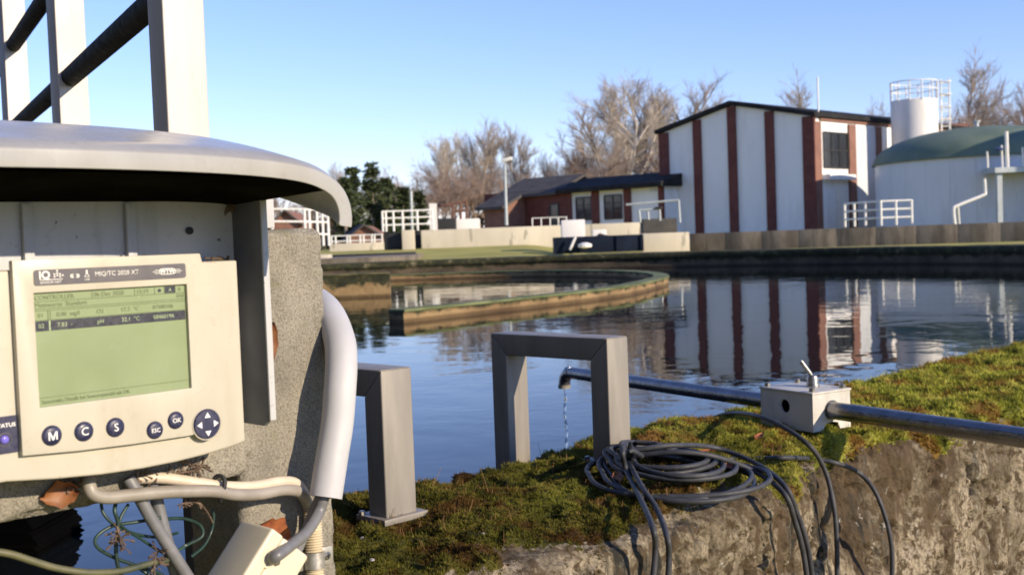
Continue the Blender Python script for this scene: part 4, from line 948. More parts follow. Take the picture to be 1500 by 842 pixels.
leaf(on_moss(1072, 686, .02), .05, .012, 1.0, .15, 'small rust-brown leaf at the right of the coil', leaf_rust)
leaf(on_moss(905, 700, .02), .05, .012, .8, .2, 'tan leaf at the left inside of the cable coil')
leaf(on_moss(1112, 640, .01), .05, .012, .2, .1, 'brown leaf scrap at the left foot of the valve box', leaf_rust)
leaf(on_moss(1212, 648, .01), .05, .012, -.4, .1, 'dark red leaf scrap under the arch of the valve box', leaf_rust)
leaf(PV(84, 722, .955), .03, .011, .1, .1, 'orange dry leaf hanging under the control unit', leafm, .6, up=-VD)
leaf(PV(398, 782, .955), .042, .017, 2.6, .05, 'shiny rust-coloured leaf tucked behind the junction box', leaf_rust, .3, up=-VD)
for px, py, s in ((531, 790, .005), (700, 802, .006), (708, 783, .004), (545, 822, .005)):
    q = on_moss(px, py, .004); m = MB(); m.lathe([(s * .4, 0), (s, s * .4), (s * .9, s * .9), (s * .3, s * 1.2)], q, 7)
    tag(m.build('pebble', simple('pebble_grey', (.22, .20, .17), (.32, .30, .26), 60, .9) if 'pebble_grey' not in MATS else MATS['pebble_grey'], loc=q, smooth=40), 'small pale pebble lying in the moss at the wall foot', 'pebble', 'pale pebbles scattered in the moss')

# ------------------------------------------------------------------ footbridge railing at upper left
br = thing('footbridge', W(1.0, 1.9, .7), 'footbridge railing of pale steel posts with dark pipe rails above the hood', 'footbridge')
posts = [(.97, 1.77), (1.28, 2.88), (1.595, 4.0), (1.91, 5.12), (2.22, 6.24)]
for u_, v_ in posts:
    m = MB(); m.uvbox(u_, u_ + .078, v_, v_ + .052, .72, 1.97); m.build('post', post_paint, br, bevel=.003, seg=3)
for z in (1.455, 1.727):
    m = MB(); m.tube([W(u_ + .039, v_ + .026, z) for u_, v_ in posts], .024, 18); m.build('rail', darkpipe, br, smooth=50)
dv = W(*posts[-1], 0) - W(*posts[0], 0); dv /= np.linalg.norm(dv); dn = np.array([-dv[1], dv[0], 0])
c0 = W(.97, 1.77, .79) + dv * 3.4 + dn * .55
m = MB(); m.box(c0, dv * 3.7, dn * .60, ZD * .06); m.build('deck', conc_stain, br, bevel=.01)
m = MB(); m.uvbox(.80, .965, 1.365, 1.475, .30, .725); m.build('support', conc_dark, br, bevel=.006)
pl = P(30, 780, 3.9); m = MB()  # ragged black block added in place of a dark reflection on the water
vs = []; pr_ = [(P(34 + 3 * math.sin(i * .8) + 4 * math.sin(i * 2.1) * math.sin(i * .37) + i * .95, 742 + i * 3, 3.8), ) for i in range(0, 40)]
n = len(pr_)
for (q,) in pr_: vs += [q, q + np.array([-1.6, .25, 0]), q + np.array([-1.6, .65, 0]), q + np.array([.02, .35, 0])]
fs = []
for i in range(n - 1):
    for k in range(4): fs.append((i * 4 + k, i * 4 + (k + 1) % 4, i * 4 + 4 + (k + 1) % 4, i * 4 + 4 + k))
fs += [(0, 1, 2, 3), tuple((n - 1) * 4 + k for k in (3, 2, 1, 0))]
m.add(vs, fs); m.build('reflection_block', dark_reflm, br)

# ------------------------------------------------------------------ concrete pillar and beam behind the control unit
pil = thing('concrete_pillar', W(.65, 1.02, -.5), 'weathered concrete pillar with cross-beam behind the control unit', 'pillar')
def rough_block(name, u0, u1, v0, v1, z0, z1, step, amp, rad, parent, mat):
    """box sampled on all faces, corners rounded, surface chipped"""
    def axis(a, b): return np.linspace(a, b, max(3, int((b - a) / step)))
    V_ = []; F_ = []
    def face(A, B, fn):
        a, b = np.meshgrid(A, B, indexing='ij'); p = fn(a, b).reshape(-1, 3); o = len(V_); V_.extend(p.tolist()); na, nb = a.shape
        for i in range(na - 1):
            for j in range(nb - 1): F_.append((o + i * nb + j, o + (i + 1) * nb + j, o + (i + 1) * nb + j + 1, o + i * nb + j + 1))
    us, vs_, zs = axis(u0, u1), axis(v0, v1), axis(z0, z1)
    c = lambda x, a: np.full_like(a, x)
    face(us, zs, lambda a, b: np.stack([a, c(v0, a), b], -1)); face(us, zs, lambda a, b: np.stack([a, c(v1, a), b], -1))
    face(vs_, zs, lambda a, b: np.stack([c(u0, a), a, b], -1)); face(vs_, zs, lambda a, b: np.stack([c(u1, a), a, b], -1))
    face(us, vs_, lambda a, b: np.stack([a, b, c(z1, a)], -1)); face(us, vs_, lambda a, b: np.stack([a, b, c(z0, a)], -1))
    p = np.array(V_); lo = np.array([u0, v0, z0]) + rad; hi = np.array([u1, v1, z1]) - rad
    q = np.clip(p, lo, hi); d = p - q; dl = np.linalg.norm(d, axis=1, keepdims=True); dn_ = d / (dl + 1e-9)
    edge = (np.abs(d) > rad * .3).sum(1) >= 2
    ns = fbm(p[:, 0] * 60 + p[:, 1] * 47, p[:, 2] * 60 + p[:, 1] * 31, 4, .6) - .5; chip = np.clip(fbm(p[:, 0] * 25 + p[:, 1] * 39 + 8, p[:, 2] * 38 + 3, 3) - .52, 0, 1) * edge * 7
    p = q + dn_ * (rad + (ns * amp * 2 - chip * amp * 3)[:, None])
    X = np.stack([(p[:, 0] - p[:, 1]) / S2, (p[:, 0] + p[:, 1]) / S2, p[:, 2]], 1) - np.array(wloc(parent))
    me = np_mesh(name, X, np.array(F_)); bm = bmesh.new(); bm.from_mesh(me); bmesh.ops.remove_doubles(bm, verts=bm.verts[:], dist=.0004); bmesh.ops.recalc_face_normals(bm, faces=bm.faces[:]); bm.to_mesh(me); bm.free(); me.shade_smooth()
    return link(name, me, mat, parent)
rough_block('shaft', .590, .700, .97, 1.075, .35, 1.018, .0035, .0014, .008, pil, pillarm)
rough_block('foot', .585, .705, .965, 1.08, -.5, .352, .02, .002, .008, pil, pillarm)
rough_block('beam', .05, .592, .957, 1.04, .783, .865, .006, .0018, .006, pil, pillarm)
rough_block('haunch', .555, .600, .960, 1.06, .80, .90, .004, .0015, .006, pil, pillarm)
m = MB(); fr = [(.470, -.50), (.12, -.50)]
o2 = rough_block('shaft', .02, .12, .97, 1.075, -.5, 1.018, .02, .0014, .008, pil, pillarm)

# ------------------------------------------------------------------ sun shield: hood, plate, flange
sh = thing('sun_shield', W(.4, .95, .83), 'grey plastic hood and back plate sheltering the control unit', 'weather shield')
def hood():
    VF, VB = .795, .985
    top = []
    right = [(.30, 0), (.36, 0), (.42, -.0006), (.47, -.0018), (.51, -.0036), (.54, -.006), (.560, -.009), (.576, -.0135), (.589, -.020), (.598, -.029), (.603, -.040), (.6045, -.051), (.6035, -.060)]
    left = [(.60 - u, z) for u, z in reversed(right)]
    prof = cr([np.array(q) for q in left[:-1] + right], 4)
    tt = np.linspace(0, 1, 16)
    def surf(p, t, off, nrm):
        v = VF + (VB - VF) * t; z = 1.0785 + .036 * (1 - (1 - t) ** 1.4) + p[1] * (1 - .12 * t)
        # roll the leading edge
        lead = .004 * max(0, 1 - t / .06) ** 2
        return W(p[0] + nrm[0] * off, v, z + nrm[1] * off - lead)
    V_ = []; n = len(prof); mq = len(tt)
    nr = []
    for i in range(n):
        a = prof[max(i - 1, 0)]; b = prof[min(i + 1, n - 1)]; t = (b - a) / np.linalg.norm(b - a); nr.append(np.array([-t[1], t[0]]))
    for off in (0, -.0135):
        for i, p in enumerate(prof):
            for t in tt: V_.append(surf(p, t, off, nr[i]))
    F_ = []
    s = n * mq
    for i in range(n - 1):
        for j in range(mq - 1):
            q = i * mq + j; F_ += [(q, q + 1, q + mq + 1, q + mq), (s + q, s + q + mq, s + q + mq + 1, s + q + 1)]
        for j in (0, mq - 1): q = i * mq + j; F_.append((q, q + mq, s + q + mq, s + q))
    for i in (0, n - 1):
        for j in range(mq - 1): q = i * mq + j; F_.append((q, q + 1, s + q + 1, s + q))
    mm = MB(); mm.add(V_, F_); mm.build('hood', hoodm, sh, bevel=.0025, seg=3, smooth=50)
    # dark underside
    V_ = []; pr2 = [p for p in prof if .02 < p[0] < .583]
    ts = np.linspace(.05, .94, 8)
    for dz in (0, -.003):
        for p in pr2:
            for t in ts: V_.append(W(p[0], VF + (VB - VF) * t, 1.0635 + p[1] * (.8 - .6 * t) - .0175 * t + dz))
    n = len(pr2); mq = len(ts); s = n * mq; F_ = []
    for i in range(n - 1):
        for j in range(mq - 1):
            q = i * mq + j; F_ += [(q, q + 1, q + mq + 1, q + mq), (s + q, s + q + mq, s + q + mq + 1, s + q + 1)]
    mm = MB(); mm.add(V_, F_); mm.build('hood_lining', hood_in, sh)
hood()
PLV = .950
m = MB(); m.uvbox(.02, .5815, PLV, PLV + .004, .82, 1.045); m.build('back_plate', platem, sh)
for px in (38, 189):
    uu = UV(PV(px, 340, PLV))[0]; m = MB(); m.uvbox(uu - .0045, uu + .0045, PLV - .006, PLV - .0005, .90, 1.044); m.build('plate_rib', platem, sh, bevel=.002)
fl = [(PLV + .004, .836), (.912, .836), (.905, .842), (.9035, .855), (.9035, 1.035), (.906, 1.05), (.913, 1.0585), (.922, 1.060), (PLV + .004, 1.047)]
m = MB(); n = len(fl); vs = [W(.5815, a, b) for a, b in fl] + [W(.5855, a, b) for a, b in fl]
m.add(vs, [tuple(range(n)), tuple(range(2 * n - 1, n - 1, -1))] + [(i, (i + 1) % n, n + (i + 1) % n, n + i) for i in range(n)]); m.build('side_flange', flangem, sh, bevel=.0008)
m = MB(); m.uvbox(.5815, .588, .9005, .9033, .842, 1.052); m.build('flange_lip', platem, sh, bevel=.001)
m = MB(); m.uvbox(.587, .634, .958, .966, 1.019, 1.075); m.build('bracket', platem, sh, bevel=.002)
for k in range(3):
    m = MB(); m.lathe([(.003, 0), (.003, .001)], W(.595 + .012 * k, .957, 1.052 - .004 * k), 8, ax=-VD); m.build('screw', boltm, sh)
m = MB(); m.lathe([(.0035, 0), (.0035, .002), (.0015, .0025)], PV(277, 338, PLV - .001), 10, ax=-VD); m.build('screw', curb_black, sh)

# ------------------------------------------------------------------ control unit
cu_ = thing('control_unit', W(.45, .93, .82), 'cream control unit with green screen and dark blue keys', 'control unit')
def uz(px, py, v=.897): q = UV(PV(px, py, v)); return (q[0], q[2])
def fnp(a, b, t): return W(a, t, b)
bot = [uz(x, y, .905) for x, y in ((366, 645), (340, 654), (300, 666), (260, 676), (210, 686), (150, 695), (80, 701.5), (10, 705.5))]
body = [(.5570, .990), (.5570, bot[0][1])] + bot[1:] + [(.26, bot[-1][1]), (.215, bot[-1][1] + .006), (.205, .90), (.205, .990)]
m = MB(); m.plate(body, [], fnp, .905, .9485); m.build('housing', cream, cu_, bevel=.0022, seg=3)
s0, s1, sz0, sz1 = .3705, .5025, .8815, .9715
pbz = [uz(x, y) for x, y in ((34, 668), (120, 660), (200, 650), (280, 638))]
panel = [(.355, .9975), (.355, pbz[0][1])] + pbz[1:] + [(.532, pbz[-1][1] + .0042), (.5335, .87), (.5335, .9885), (.5185, .9895), (.5165, .9975)]
m = MB(); m.plate(panel, [[(s0, sz0), (s1, sz0), (s1, sz1), (s0, sz1)]], fnp, .8985, .9055); m.build('front_panel', cream, cu_, bevel=.0009, seg=2)
m = MB(); m.uvbox(s0 - .002, s1 + .002, .9022, .9047, sz0 - .002, sz1 + .002); scr = m.build('screen', lcd, cu_)
b0, b1, bz0, bz1 = .371, .5018, .9772, .9895
bo = []
for (cx_, cz_, a0) in ((b1 - .002, bz1 - .002, 0), (b0 + .002, bz1 - .002, 90), (b0 + .002, bz0 + .002, 180), (b1 - .002, bz0 + .002, 270)):
    for k in range(4): t = math.radians(a0 + 30 * k); bo.append((cx_ + .002 * math.cos(t), cz_ + .002 * math.sin(t)))
m = MB(); m.plate(bo, [], fnp, .8978, .8984); ban = m.build('name_banner', bannerm, cu_)
m = MB(); m.uvbox(.20, .3545, .9040, .9047, uz(10, 668)[1] + .001, uz(10, 611)[1]); stt = m.build('status_label', navy, cu_)
_dg = None
def text(body_, x, z, size, v, mat, parent, align='LEFT', bold=0, sx=1.0, name='lettering', zrot=0):
    cu = bpy.data.curves.new('t', 'FONT'); cu.body = body_; cu.size = size; cu.align_x = align; cu.align_y = 'CENTER'; cu.offset = bold; cu.resolution_u = 3
    ob = bpy.data.objects.new('t', cu); COL.objects.link(ob); bpy.context.view_layer.update()
    me = bpy.data.meshes.new_from_object(ob.evaluated_get(bpy.context.evaluated_depsgraph_get())); bpy.data.objects.remove(ob); bpy.data.curves.remove(cu)
    L = np.array(wloc(parent)); n = len(me.vertices); co = np.zeros(n * 3, np.float32); me.vertices.foreach_get('co', co); co = co.reshape(-1, 3)
    w = (W(x, v, z) - L) + co[:, :1] * sx * UD + co[:, 1:2] * ZD
    me.vertices.foreach_set('co', w.astype(np.float32).ravel()); me.update(); me.name = name
    return link(name, me, mat, parent)
vb_ = .8973
text('IQ', b0 + .0035, bz1 - .0045, .0085, vb_, print_white, ban, bold=.00022, sx=1.0)
text('SENSOR NET', b0 + .0042, bz0 + .0021, .0026, vb_, print_white, ban, sx=1.15)
for k in range(4):
    for j in range(3 - abs(k - 1) if k < 3 else 1):
        m = MB(); x_ = b0 + .0155 + k * .0022; z_ = bz1 - .0045 + (j - 1) * .0019 + (.0008 if k % 2 else 0); m.uvbox(x_, x_ + .0013, vb_, vb_ + .0003, z_, z_ + .0011); m.build('logo_square', print_white, ban)
m = MB(); m.uvbox(b0 + .0042, b0 + .0225, vb_, vb_ + .0003, bz0 + .0041, bz0 + .0046); m.build('logo_line', print_white, ban)
text('\u00ab \u00bb', b0 + .0285, (bz0 + bz1) / 2 + .0006, .0065, vb_, print_white, ban, bold=.0001)
m = MB(); fx = b0 + .0425; m.plate([(fx - .0022, bz0 + .0050), (fx + .0022, bz0 + .0050), (fx + .0007, bz1 - .0045), (fx + .0007, bz1 - .0018), (fx - .0007, bz1 - .0018), (fx - .0007, bz1 - .0045)], [[(fx - .0016, bz0 + .0054), (fx + .0016, bz0 + .0054), (fx + .0003, bz1 - .0048), (fx - .0003, bz1 - .0048)]], fnp, vb_, vb_ + .0003); m.build('flask_symbol', print_white, ban)
text('LAB', fx, bz0 + .0029, .0024, vb_, print_white, ban, 'CENTER')
text('MIQ/TC 2020 XT', b0 + .0492, (bz0 + bz1) / 2 + .0007, .0052, vb_, print_white, ban, bold=-.00002)
wx = b1 - .0175; wz = (bz0 + bz1) / 2
ov = [(wx + .0078 * math.copysign(abs(math.cos(t)) ** .55, math.cos(t)), wz + .0026 * math.copysign(abs(math.sin(t)) ** .6, math.sin(t))) for t in np.linspace(0, 2 * math.pi, 32, endpoint=False)]
ov2 = [(wx + (a - wx) * .92, wz + (b - wz) * .78) for a, b in ov]
m = MB(); m.plate(ov, [ov2], fnp, vb_, vb_ + .0003); m.build('logo_oval', print_white, ban)
text('WTW', wx, wz, .0046, vb_, print_white, ban, 'CENTER', bold=.00018, sx=1.1)
for s_ in (-1, 1):
    for j, (ln_, dz) in enumerate(((.0035, .0014), (.0055, 0), (.0035, -.0014))):
        m = MB(); xa = wx + s_ * .0082; xb = xa + s_ * ln_; m.uvbox(min(xa, xb), max(xa, xb), vb_, vb_ + .0003, wz + dz - .0002, wz + dz + .0002); m.build('logo_stroke', print_white, ban)
# screen contents
vs_ = .9017
def line(x0, x1, z0, z1, mat=lcd_ink, nm='screen_line', dv_=0): m = MB(); m.uvbox(x0, x1, vs_ + .0001 - dv_, vs_ + .0003 - dv_, z0, z1); return m.build(nm, mat, scr)
g = .00028
rows = [sz1 - .0012, sz1 - .0070, sz1 - .0126, sz1 - .0142, sz1 - .0218]
for z_ in rows[1:]: line(s0 + .001, s1 - .001, z_ - g, z_ + g)
line(s0 + .001, s1 - .001, rows[4] - .0085, rows[4] - .0006, lcd_dark, 'screen_bar')
line(s0 + .0115, s0 + .0121, rows[4] - .0085, rows[3]); line(s0 + .0135, s0 + .0139, rows[4] - .0085, rows[3])
line(s0 + .0120, s0 + .0132, rows[4] - .0085, rows[4] - .0006, lcd_light, dv_=.0001)
for x_ in (.0485, .0855, .1035, .1125, .1225): line(s0 + x_, s0 + x_ + .0004, rows[1], rows[0])
line(s0 + .113, s0 + .1222, rows[1] + .0004, rows[0], lcd_dark, 'screen_bar')
text('A', s0 + .1176, (rows[0] + rows[1]) / 2, .0042, vs_ - .0002, lcd_light, scr, 'CENTER'); text('0', s0 + .1265, (rows[0] + rows[1]) / 2, .0042, vs_, lcd_ink, scr, 'CENTER')
m = MB(); m.lathe([(.0015, 0), (.0015, .0002)], W(s0 + .108, vs_ + .0002, (rows[0] + rows[1]) / 2), 10, ax=-VD); m.build('screen_symbol', lcd_dark, scr)
zr = [(rows[0] + rows[1]) / 2, (rows[1] + rows[2]) / 2, (rows[3] + rows[4]) / 2, rows[4] - .0046]
text('CONTROLLER', s0 + .0015, zr[0], .0050, vs_, lcd_ink, scr); text('06 Dez 2020', s0 + .0500, zr[0], .0050, vs_, lcd_ink, scr); text('15:19', s0 + .0870, zr[0], .0050, vs_, lcd_ink, scr)
text('Messwerte  Standort', s0 + .0015, zr[1], .0050, vs_, lcd_ink, scr); text('010', s1 - .0015, zr[1], .0046, vs_, lcd_ink, scr, 'RIGHT')
for r_, (a_, b_, c_, d_, e_), mt, sv_ in ((2, ('01', '0.00  mg/l', 'O2', '17.2  \u00b0C', '07500106'), lcd_ink, 0), (3, ('02', '7.83  -', 'pH', '32.1  \u00b0C', '08460196'), lcd_light, .0002)):
    for tx, x_ in ((a_, .0035), (b_, .0185), (c_, .0515), (d_, .0725), (e_, .1010)): text(tx, s0 + x_, zr[r_], .0048, vs_ - sv_, mt, scr)
line(s0 + .001, s1 - .001, sz0 + .0070, sz0 + .0074)
text('Sensorinfo, Details bei Sensorauswahl mit OK', s0 + .003, sz0 + .0037, .0044, vs_, lcd_ink, scr, sx=.9)
text('STATUS', uz(28, 622)[0], uz(28, 622)[1], .0042, .9036, print_white, stt, 'RIGHT', bold=.0001, sx=1.1)
lx_, lz_ = uz(12, 645)
m = MB(); m.lathe([(.0033, 0), (.0030, .0012), (.0015, .0018)], W(lx_, .9040, lz_), 16, ax=-VD); m.build('status_lamp', led, cu_, smooth=60)
m = MB(); m.tube([W(lx_ + .0052 * math.cos(t), .9037, lz_ + .0052 * math.sin(t)) for t in np.linspace(0, 6.283, 24, endpoint=False)], .00035, 4, closed=True); m.build('lamp_ring', bannerm, cu_)
def key(px, py, rad, txt, size):
    a_, b_ = uz(px, py); m = MB(); m.lathe([(rad + .0006, -.0001), (rad, .0008), (rad - .0006, .0017), (rad * .5, .0021)], W(a_, .8984, b_), 30, ax=-VD); k = m.build('key', navy, cu_, smooth=50)
    if txt == 'M':
        m = MB(); h_ = .0033; w_ = .0036; b__ = .0011; m.plate([(a_ - w_, b_ - h_), (a_ - w_ + b__, b_ - h_), (a_ - w_ + b__, b_ + h_ * .45), (a_ - .0006, b_ - h_), (a_ + .0006, b_ - h_), (a_ + w_ - b__, b_ + h_ * .45), (a_ + w_ - b__, b_ - h_), (a_ + w_, b_ - h_), (a_ + w_, b_ + h_), (a_ + w_ - b__ * 1.3, b_ + h_), (a_, b_ - h_ * .35), (a_ - w_ + b__ * 1.3, b_ + h_), (a_ - w_, b_ + h_)], [], fnp, .8984 - .0025, .8984 - .0020); m.build('lettering', print_white, k)
    elif txt: text(txt, a_, b_, size, .8984 - .0024, print_white, k, 'CENTER', bold=.00004)
    return k, a_, b_
key(77, 638, .0076, 'M', .0092); key(124, 632, .0075, 'C', .0092); key(170, 626, .0075, 'S', .0092); key(228, 630, .0070, 'ESC', .0050); key(258.5, 615.5, .0070, 'OK', .0054)
k_, a_, b_ = key(304, 621, .0128, None, 0)
m = MB(); m.tube([W(a_ + 0.0137 * math.cos(t), .8983, b_ + .0137 * math.sin(t)) for t in np.linspace(0, 6.283, 36, endpoint=False)], .0006, 5, closed=True); m.build('pad_ring', cream, cu_)
for t in range(4):
    c_, s_ = math.cos(t * math.pi / 2), math.sin(t * math.pi / 2); rot = lambda x, y: (a_ + x * c_ - y * s_, b_ + x * s_ + y * c_)
    m = MB(); m.plate([rot(.0104, 0), rot(.0058, .0029), rot(.0058, -.0029)], [], fnp, .8984 - .0023, .8984 - .0016); m.build('arrow', print_white, k_)

# ------------------------------------------------------------------ white hose, cables and boxes by the pillar
hs = thing('white_hose', PV(480, 600, .985), 'thick white foam hose bending down beside the concrete pillar', 'hose')
m = MB(); m.tube(cr([PV(452, 440, 1.06), PV(466, 444, 1.03), PV(483, 462, .99), PV(497, 497, .955), PV(500, 530, .94), PV(498, 570, .932), PV(494, 620, .93), PV(486, 670, .928), PV(477, 728, .925)], 8), .0162, 24); m.build('sleeve', hosem, hs, smooth=50)
m = MB(); e0 = PV(477.2, 727.6, .925); e1 = PV(486, 670, .928); dd = (e0 - e1) / np.linalg.norm(e0 - e1); m.tube([e0 - dd * .003, e0 + dd * .0006], .0125, 20); m.build('hollow_end', hole_black, hs)
def cab(name, label, pts, rad, mat, n=12, cat='cable', grp=None):
    r = thing(name, pts[0], label, cat, grp); m = MB(); m.tube(cr(pts, 8), rad, n); m.build('sheath', mat, r, smooth=60); return r
Q = PV
cab('sensor_cable', 'slate grey cable running from the white hose into the junction box', [Q(480, 700, .926), Q(474, 728, .925), Q(466, 752, .925), Q(448, 780, .912), Q(425, 799, .902), Q(409, 811, .891), Q(401, 816, .893), Q(396, 819, .908)], .0058, cable_slate)
cab('dark_cable', 'dark grey cable dropping behind the junction box from the hose end', [Q(470, 725, .93), Q(455, 760, .945), Q(440, 795, .95), Q(428, 825, .95), Q(420, 870, .95)], .0052, cable_slate)
cab('loom_cable', 'upper beige cable strapped along the beam under the control unit', [Q(200, 700, .955), Q(240, 700, .95), Q(290, 707, .945), Q(330, 712, .943), Q(370, 712, .943), Q(410, 705, .945), Q(432, 707, .95), Q(444, 720, .957), Q(448, 736, .965)], .0052, cable_beige)
lc = cab('loom_cable', 'lower grey cable strapped along the beam under the control unit', [Q(131, 702, .945), Q(131, 712, .94), Q(138, 724, .938), Q(160, 728, .938), Q(200, 724, .938), Q(250, 720, .937), Q(310, 719, .936), Q(345, 724, .937), Q(380, 723, .94), Q(415, 717, .943), Q(438, 720, .948), Q(448, 732, .957), Q(452, 744, .965)], .0058, cable_grey)
st = PV(322, 715, .940); m = MB()
tie = [st + UD * .0025 * math.sin(t * 2) + ZD * .0118 * math.sin(t) - VD * .0066 * math.cos(t) for t in np.linspace(0, 2 * math.pi, 24, endpoint=False)]
m.tube(tie, .0022, 6, closed=True); tag(m.build('cable_tie', curb_black, loc=st), 'black tie strapping the beige and grey cables together', 'cable tie')
cab('down_cable', 'left grey cable slanting down from under the control unit', [Q(188, 700, .95), Q(200, 720, .947), Q(222, 760, .945), Q(250, 805, .943), Q(285, 860, .94)], .0056, cable_slate)
cab('down_cable', 'second grey cable dropping steeply beside the left one', [Q(223, 700, .958), Q(229, 730, .96), Q(240, 775, .957), Q(252, 820, .955), Q(268, 870, .955)], .0058, cable_slate)
GW = 'thin green wires tangled under the control unit'
cab('green_wire', 'green wire looping left in a hook under the control unit', [Q(148, 735, .96), Q(152, 752, .955), Q(170, 770, .953), Q(200, 782, .955), Q(232, 786, .96), Q(260, 780, .97)], .0014, wire_green, 8, 'wire', GW)
cab('green_wire', 'green wire making the widest loop over the water', [Q(236, 758, .95), Q(200, 764, .955), Q(165, 770, .955), Q(142, 785, .955), Q(142, 800, .955), Q(165, 815, .955), Q(200, 828, .955), Q(230, 838, .955), Q(250, 850, .955)], .0016, wire_green, 8, 'wire', GW)
cab('green_wire', 'green wire hanging straight down through the loops', [Q(170, 735, .955), Q(168, 748, .95), Q(173, 768, .95), Q(170, 800, .95), Q(172, 825, .95), Q(180, 850, .95)], .0018, wire_green, 8, 'wire', GW)
cab('green_wire', 'green wire arching to the right behind the grey cables', [Q(225, 845, .95), Q(205, 830, .955), Q(235, 822, .955), Q(270, 800, .962), Q(296, 785, .965), Q(292, 768, .965), Q(268, 759, .96), Q(240, 760, .955)], .0016, wire_green, 8, 'wire', GW)
cab('green_wire', 'green wire slanting from the crossing towards the pillar', [Q(188, 738, .955), Q(176, 760, .952), Q(180, 772, .952), Q(205, 788, .955), Q(228, 803, .957), Q(245, 812, .96)], .0014, wire_green, 8, 'wire', GW)
cab('green_wire', 'short green wire curl nearest the pillar side', [Q(312, 745, .975), Q(313, 760, .975), Q(309, 780, .975), Q(298, 800, .97), Q(280, 815, .965)], .0014, wire_green, 8, 'wire', GW)
cab('ground_wire', 'olive wire sagging across the bottom left corner', [Q(-20, 806, .93), Q(15, 811, .93), Q(50, 822, .93), Q(85, 832, .93), Q(130, 838, .93), Q(175, 836, .935), Q(215, 826, .94), Q(245, 820, .945)], .0030, simple('olive_wire', (.13, .12, .06), (.05, .06, .035), 25, .5), 8, 'wire')
# corrugated conduit with clamp
cd = thing('corrugated_conduit', Q(462, 800, .96), 'cream corrugated conduit clamped to the pillar with a metal saddle', 'conduit')
t0, t1 = Q(457, 735, .962), Q(463, 880, .955); m = MB(); n = 150
m.tube([t0 + (t1 - t0) * i / n for i in range(n + 1)], [.0088 + .0009 * math.sin(i * 1.55) for i in range(n + 1)], 16); m.build('tube', corr, cd, smooth=70)
cq = t0 + (t1 - t0) * .585; ax_ = (t1 - t0) / np.linalg.norm(t1 - t0)
m = MB(); m.tube([cq - ax_ * .008, cq + ax_ * .008], .0106, 18); clampm = simple('clamp_zinc', (.38, .36, .32), (.52, .5, .46), 120, .4, metal=.7); sdl = m.build('saddle', clampm, cd, smooth=40)
for s_ in (-1, 1):
    m = MB(); c_ = cq + UD * s_ * .0175; m.box(c_ + VD * .004, UD * .0075, VD * .0008, ZD * .009); m.build('saddle_ear', clampm, cd, bevel=.0006)
    m = MB(); m.lathe([(.0042, 0), (.0042, .0012), (.0025, .0026)], c_ + VD * .003, 14, ax=-VD); m.build('screw', boltm, cd, smooth=40)
    for w_ in (UD, ZD): 
        m = MB(); e_ = ZD if w_ is UD else UD; m.box(c_ + VD * .0002, w_ * .0022, e_ * .0005, VD * .0004); m.build('screw_slot', hole_black, cd)
# junction box
jb = thing('junction_box', Q(380, 830, .92), 'tilted cream junction box with a cable gland below the hose', 'junction box')
ctr = Q(372, 845, .925); th = math.radians(-42); e1 = UD * math.cos(th) + ZD * math.sin(th); e2 = np.cross(-VD, e1); e2 = -e2 if e2[2] < 0 else e2
m = MB(); m.box(ctr + e1 * .006 + e2 * .0, e1 * .018, e2 * .040, VD * .026); m.build('base', jbox, jb, bevel=.0035, seg=3)
m = MB(); m.box(ctr - e1 * .0205, e1 * .0080, e2 * .0405, VD * .0265); m.build('lid', jbox, jb, bevel=.003, seg=3)
m = MB(); gp = Q(394, 818, .8995); m.tube([gp + UD * .0078 * math.cos(t) + ZD * .0078 * math.sin(t) for t in np.linspace(0, 6.283, 20, endpoint=False)], .0014, 6, closed=True); m.build('cable_gland', jbox, jb, smooth=60)
m = MB(); m.lathe([(.003, 0), (.003, .001), (.0015, .0015)], Q(406, 823, .897), 10, ax=-VD); m.build('screw', boltm, jb)
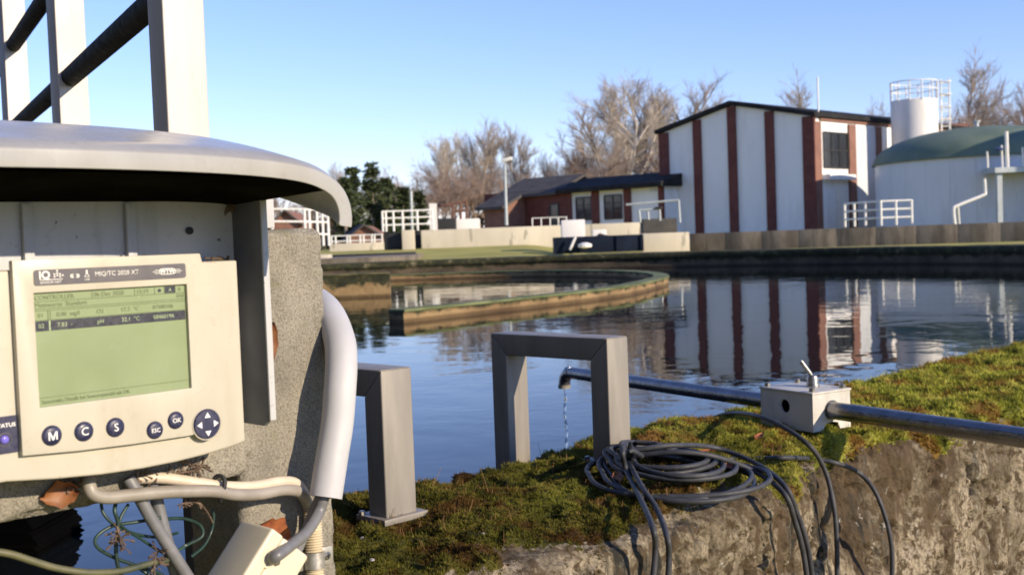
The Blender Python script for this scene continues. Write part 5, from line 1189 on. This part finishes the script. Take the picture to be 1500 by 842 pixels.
# dry plant bits
def dry_sprig(pts, label, seed, spread=.014, nb=26):
    r = thing('dry_sprig', pts[0], label, 'dead plant', 'dead plant bits under the control unit'); rr = random.Random(seed); c = cr(pts, 6); m = MB(); m.tube(c, .0009, 5); m.build('stem', drygrass, r)
    m = MB()
    for k in range(nb):
        q = np.array(c[rr.randrange(len(c) // 3, len(c))]); d = np.array([rr.gauss(0, 1), rr.gauss(0, 1), rr.gauss(0, 1)]); d = d / np.linalg.norm(d) * spread * rr.uniform(.3, 1)
        m.tube([q, q + d * .6 + ZD * .001, q + d], [.0006, .0005, .0012], 4)
    o = m.build('seed_head', drygrass, r); o['kind'] = 'stuff'
dry_sprig([Q(172, 770, .945), Q(174, 785, .943), Q(178, 800, .943)], 'dead reddish sprig hanging among the green wires', 1)
dry_sprig([Q(222, 840, .945), Q(226, 825, .943), Q(231, 806, .943)], 'dead sprig near the bottom of the slanting grey cable', 2)
dry_sprig([Q(312, 765, .955), Q(300, 745, .95), Q(285, 735, .95), Q(265, 738, .95)], 'dead curled sprig below the strapped cables', 3, .008)
dry_sprig([Q(312, 690, .955), Q(290, 680, .955), Q(265, 676, .95)], 'dark twig lying along the beam under the keys', 4, .010, 14)
dry_sprig([Q(300, 670, .955), Q(295, 682, .955), Q(280, 690, .95), Q(240, 694, .95), Q(200, 697, .95)], 'dry debris caught along the lower edge of the control unit', 5, .012, 60)
dry_sprig([Q(140, 705, .955), Q(115, 706, .955), Q(92, 712, .955)], 'dry debris beside the orange leaf', 6, .010, 30)
dry_sprig([Q(300, 378, .93), Q(316, 379, .93), Q(335, 381, .93)], 'brown plant debris on top of the control unit', 7, .005, 24)
def spiderweb_bits():
    m = MB(); q = Q(338, 306, PLV - .004); rr = random.Random(9)
    for k in range(16):
        d = np.array([rr.gauss(0, 1), rr.gauss(0, 1), rr.gauss(0, 1)]) * .003; m.tube([q - d, q + d * .5 + ZD * .002, q + d], [.0006, .0018, .0004], 5)
    tag(m.build('spider_nest', drygrass, loc=q), 'small dark cobweb clump in the upper right corner of the plate', 'cobweb')
spiderweb_bits()
leaf(PV(396, 503, .963), .042, .006, 1.5, .05, 'ragged orange leaf stuck on the pillar beside the shield', leafm, .5, up=-VD)
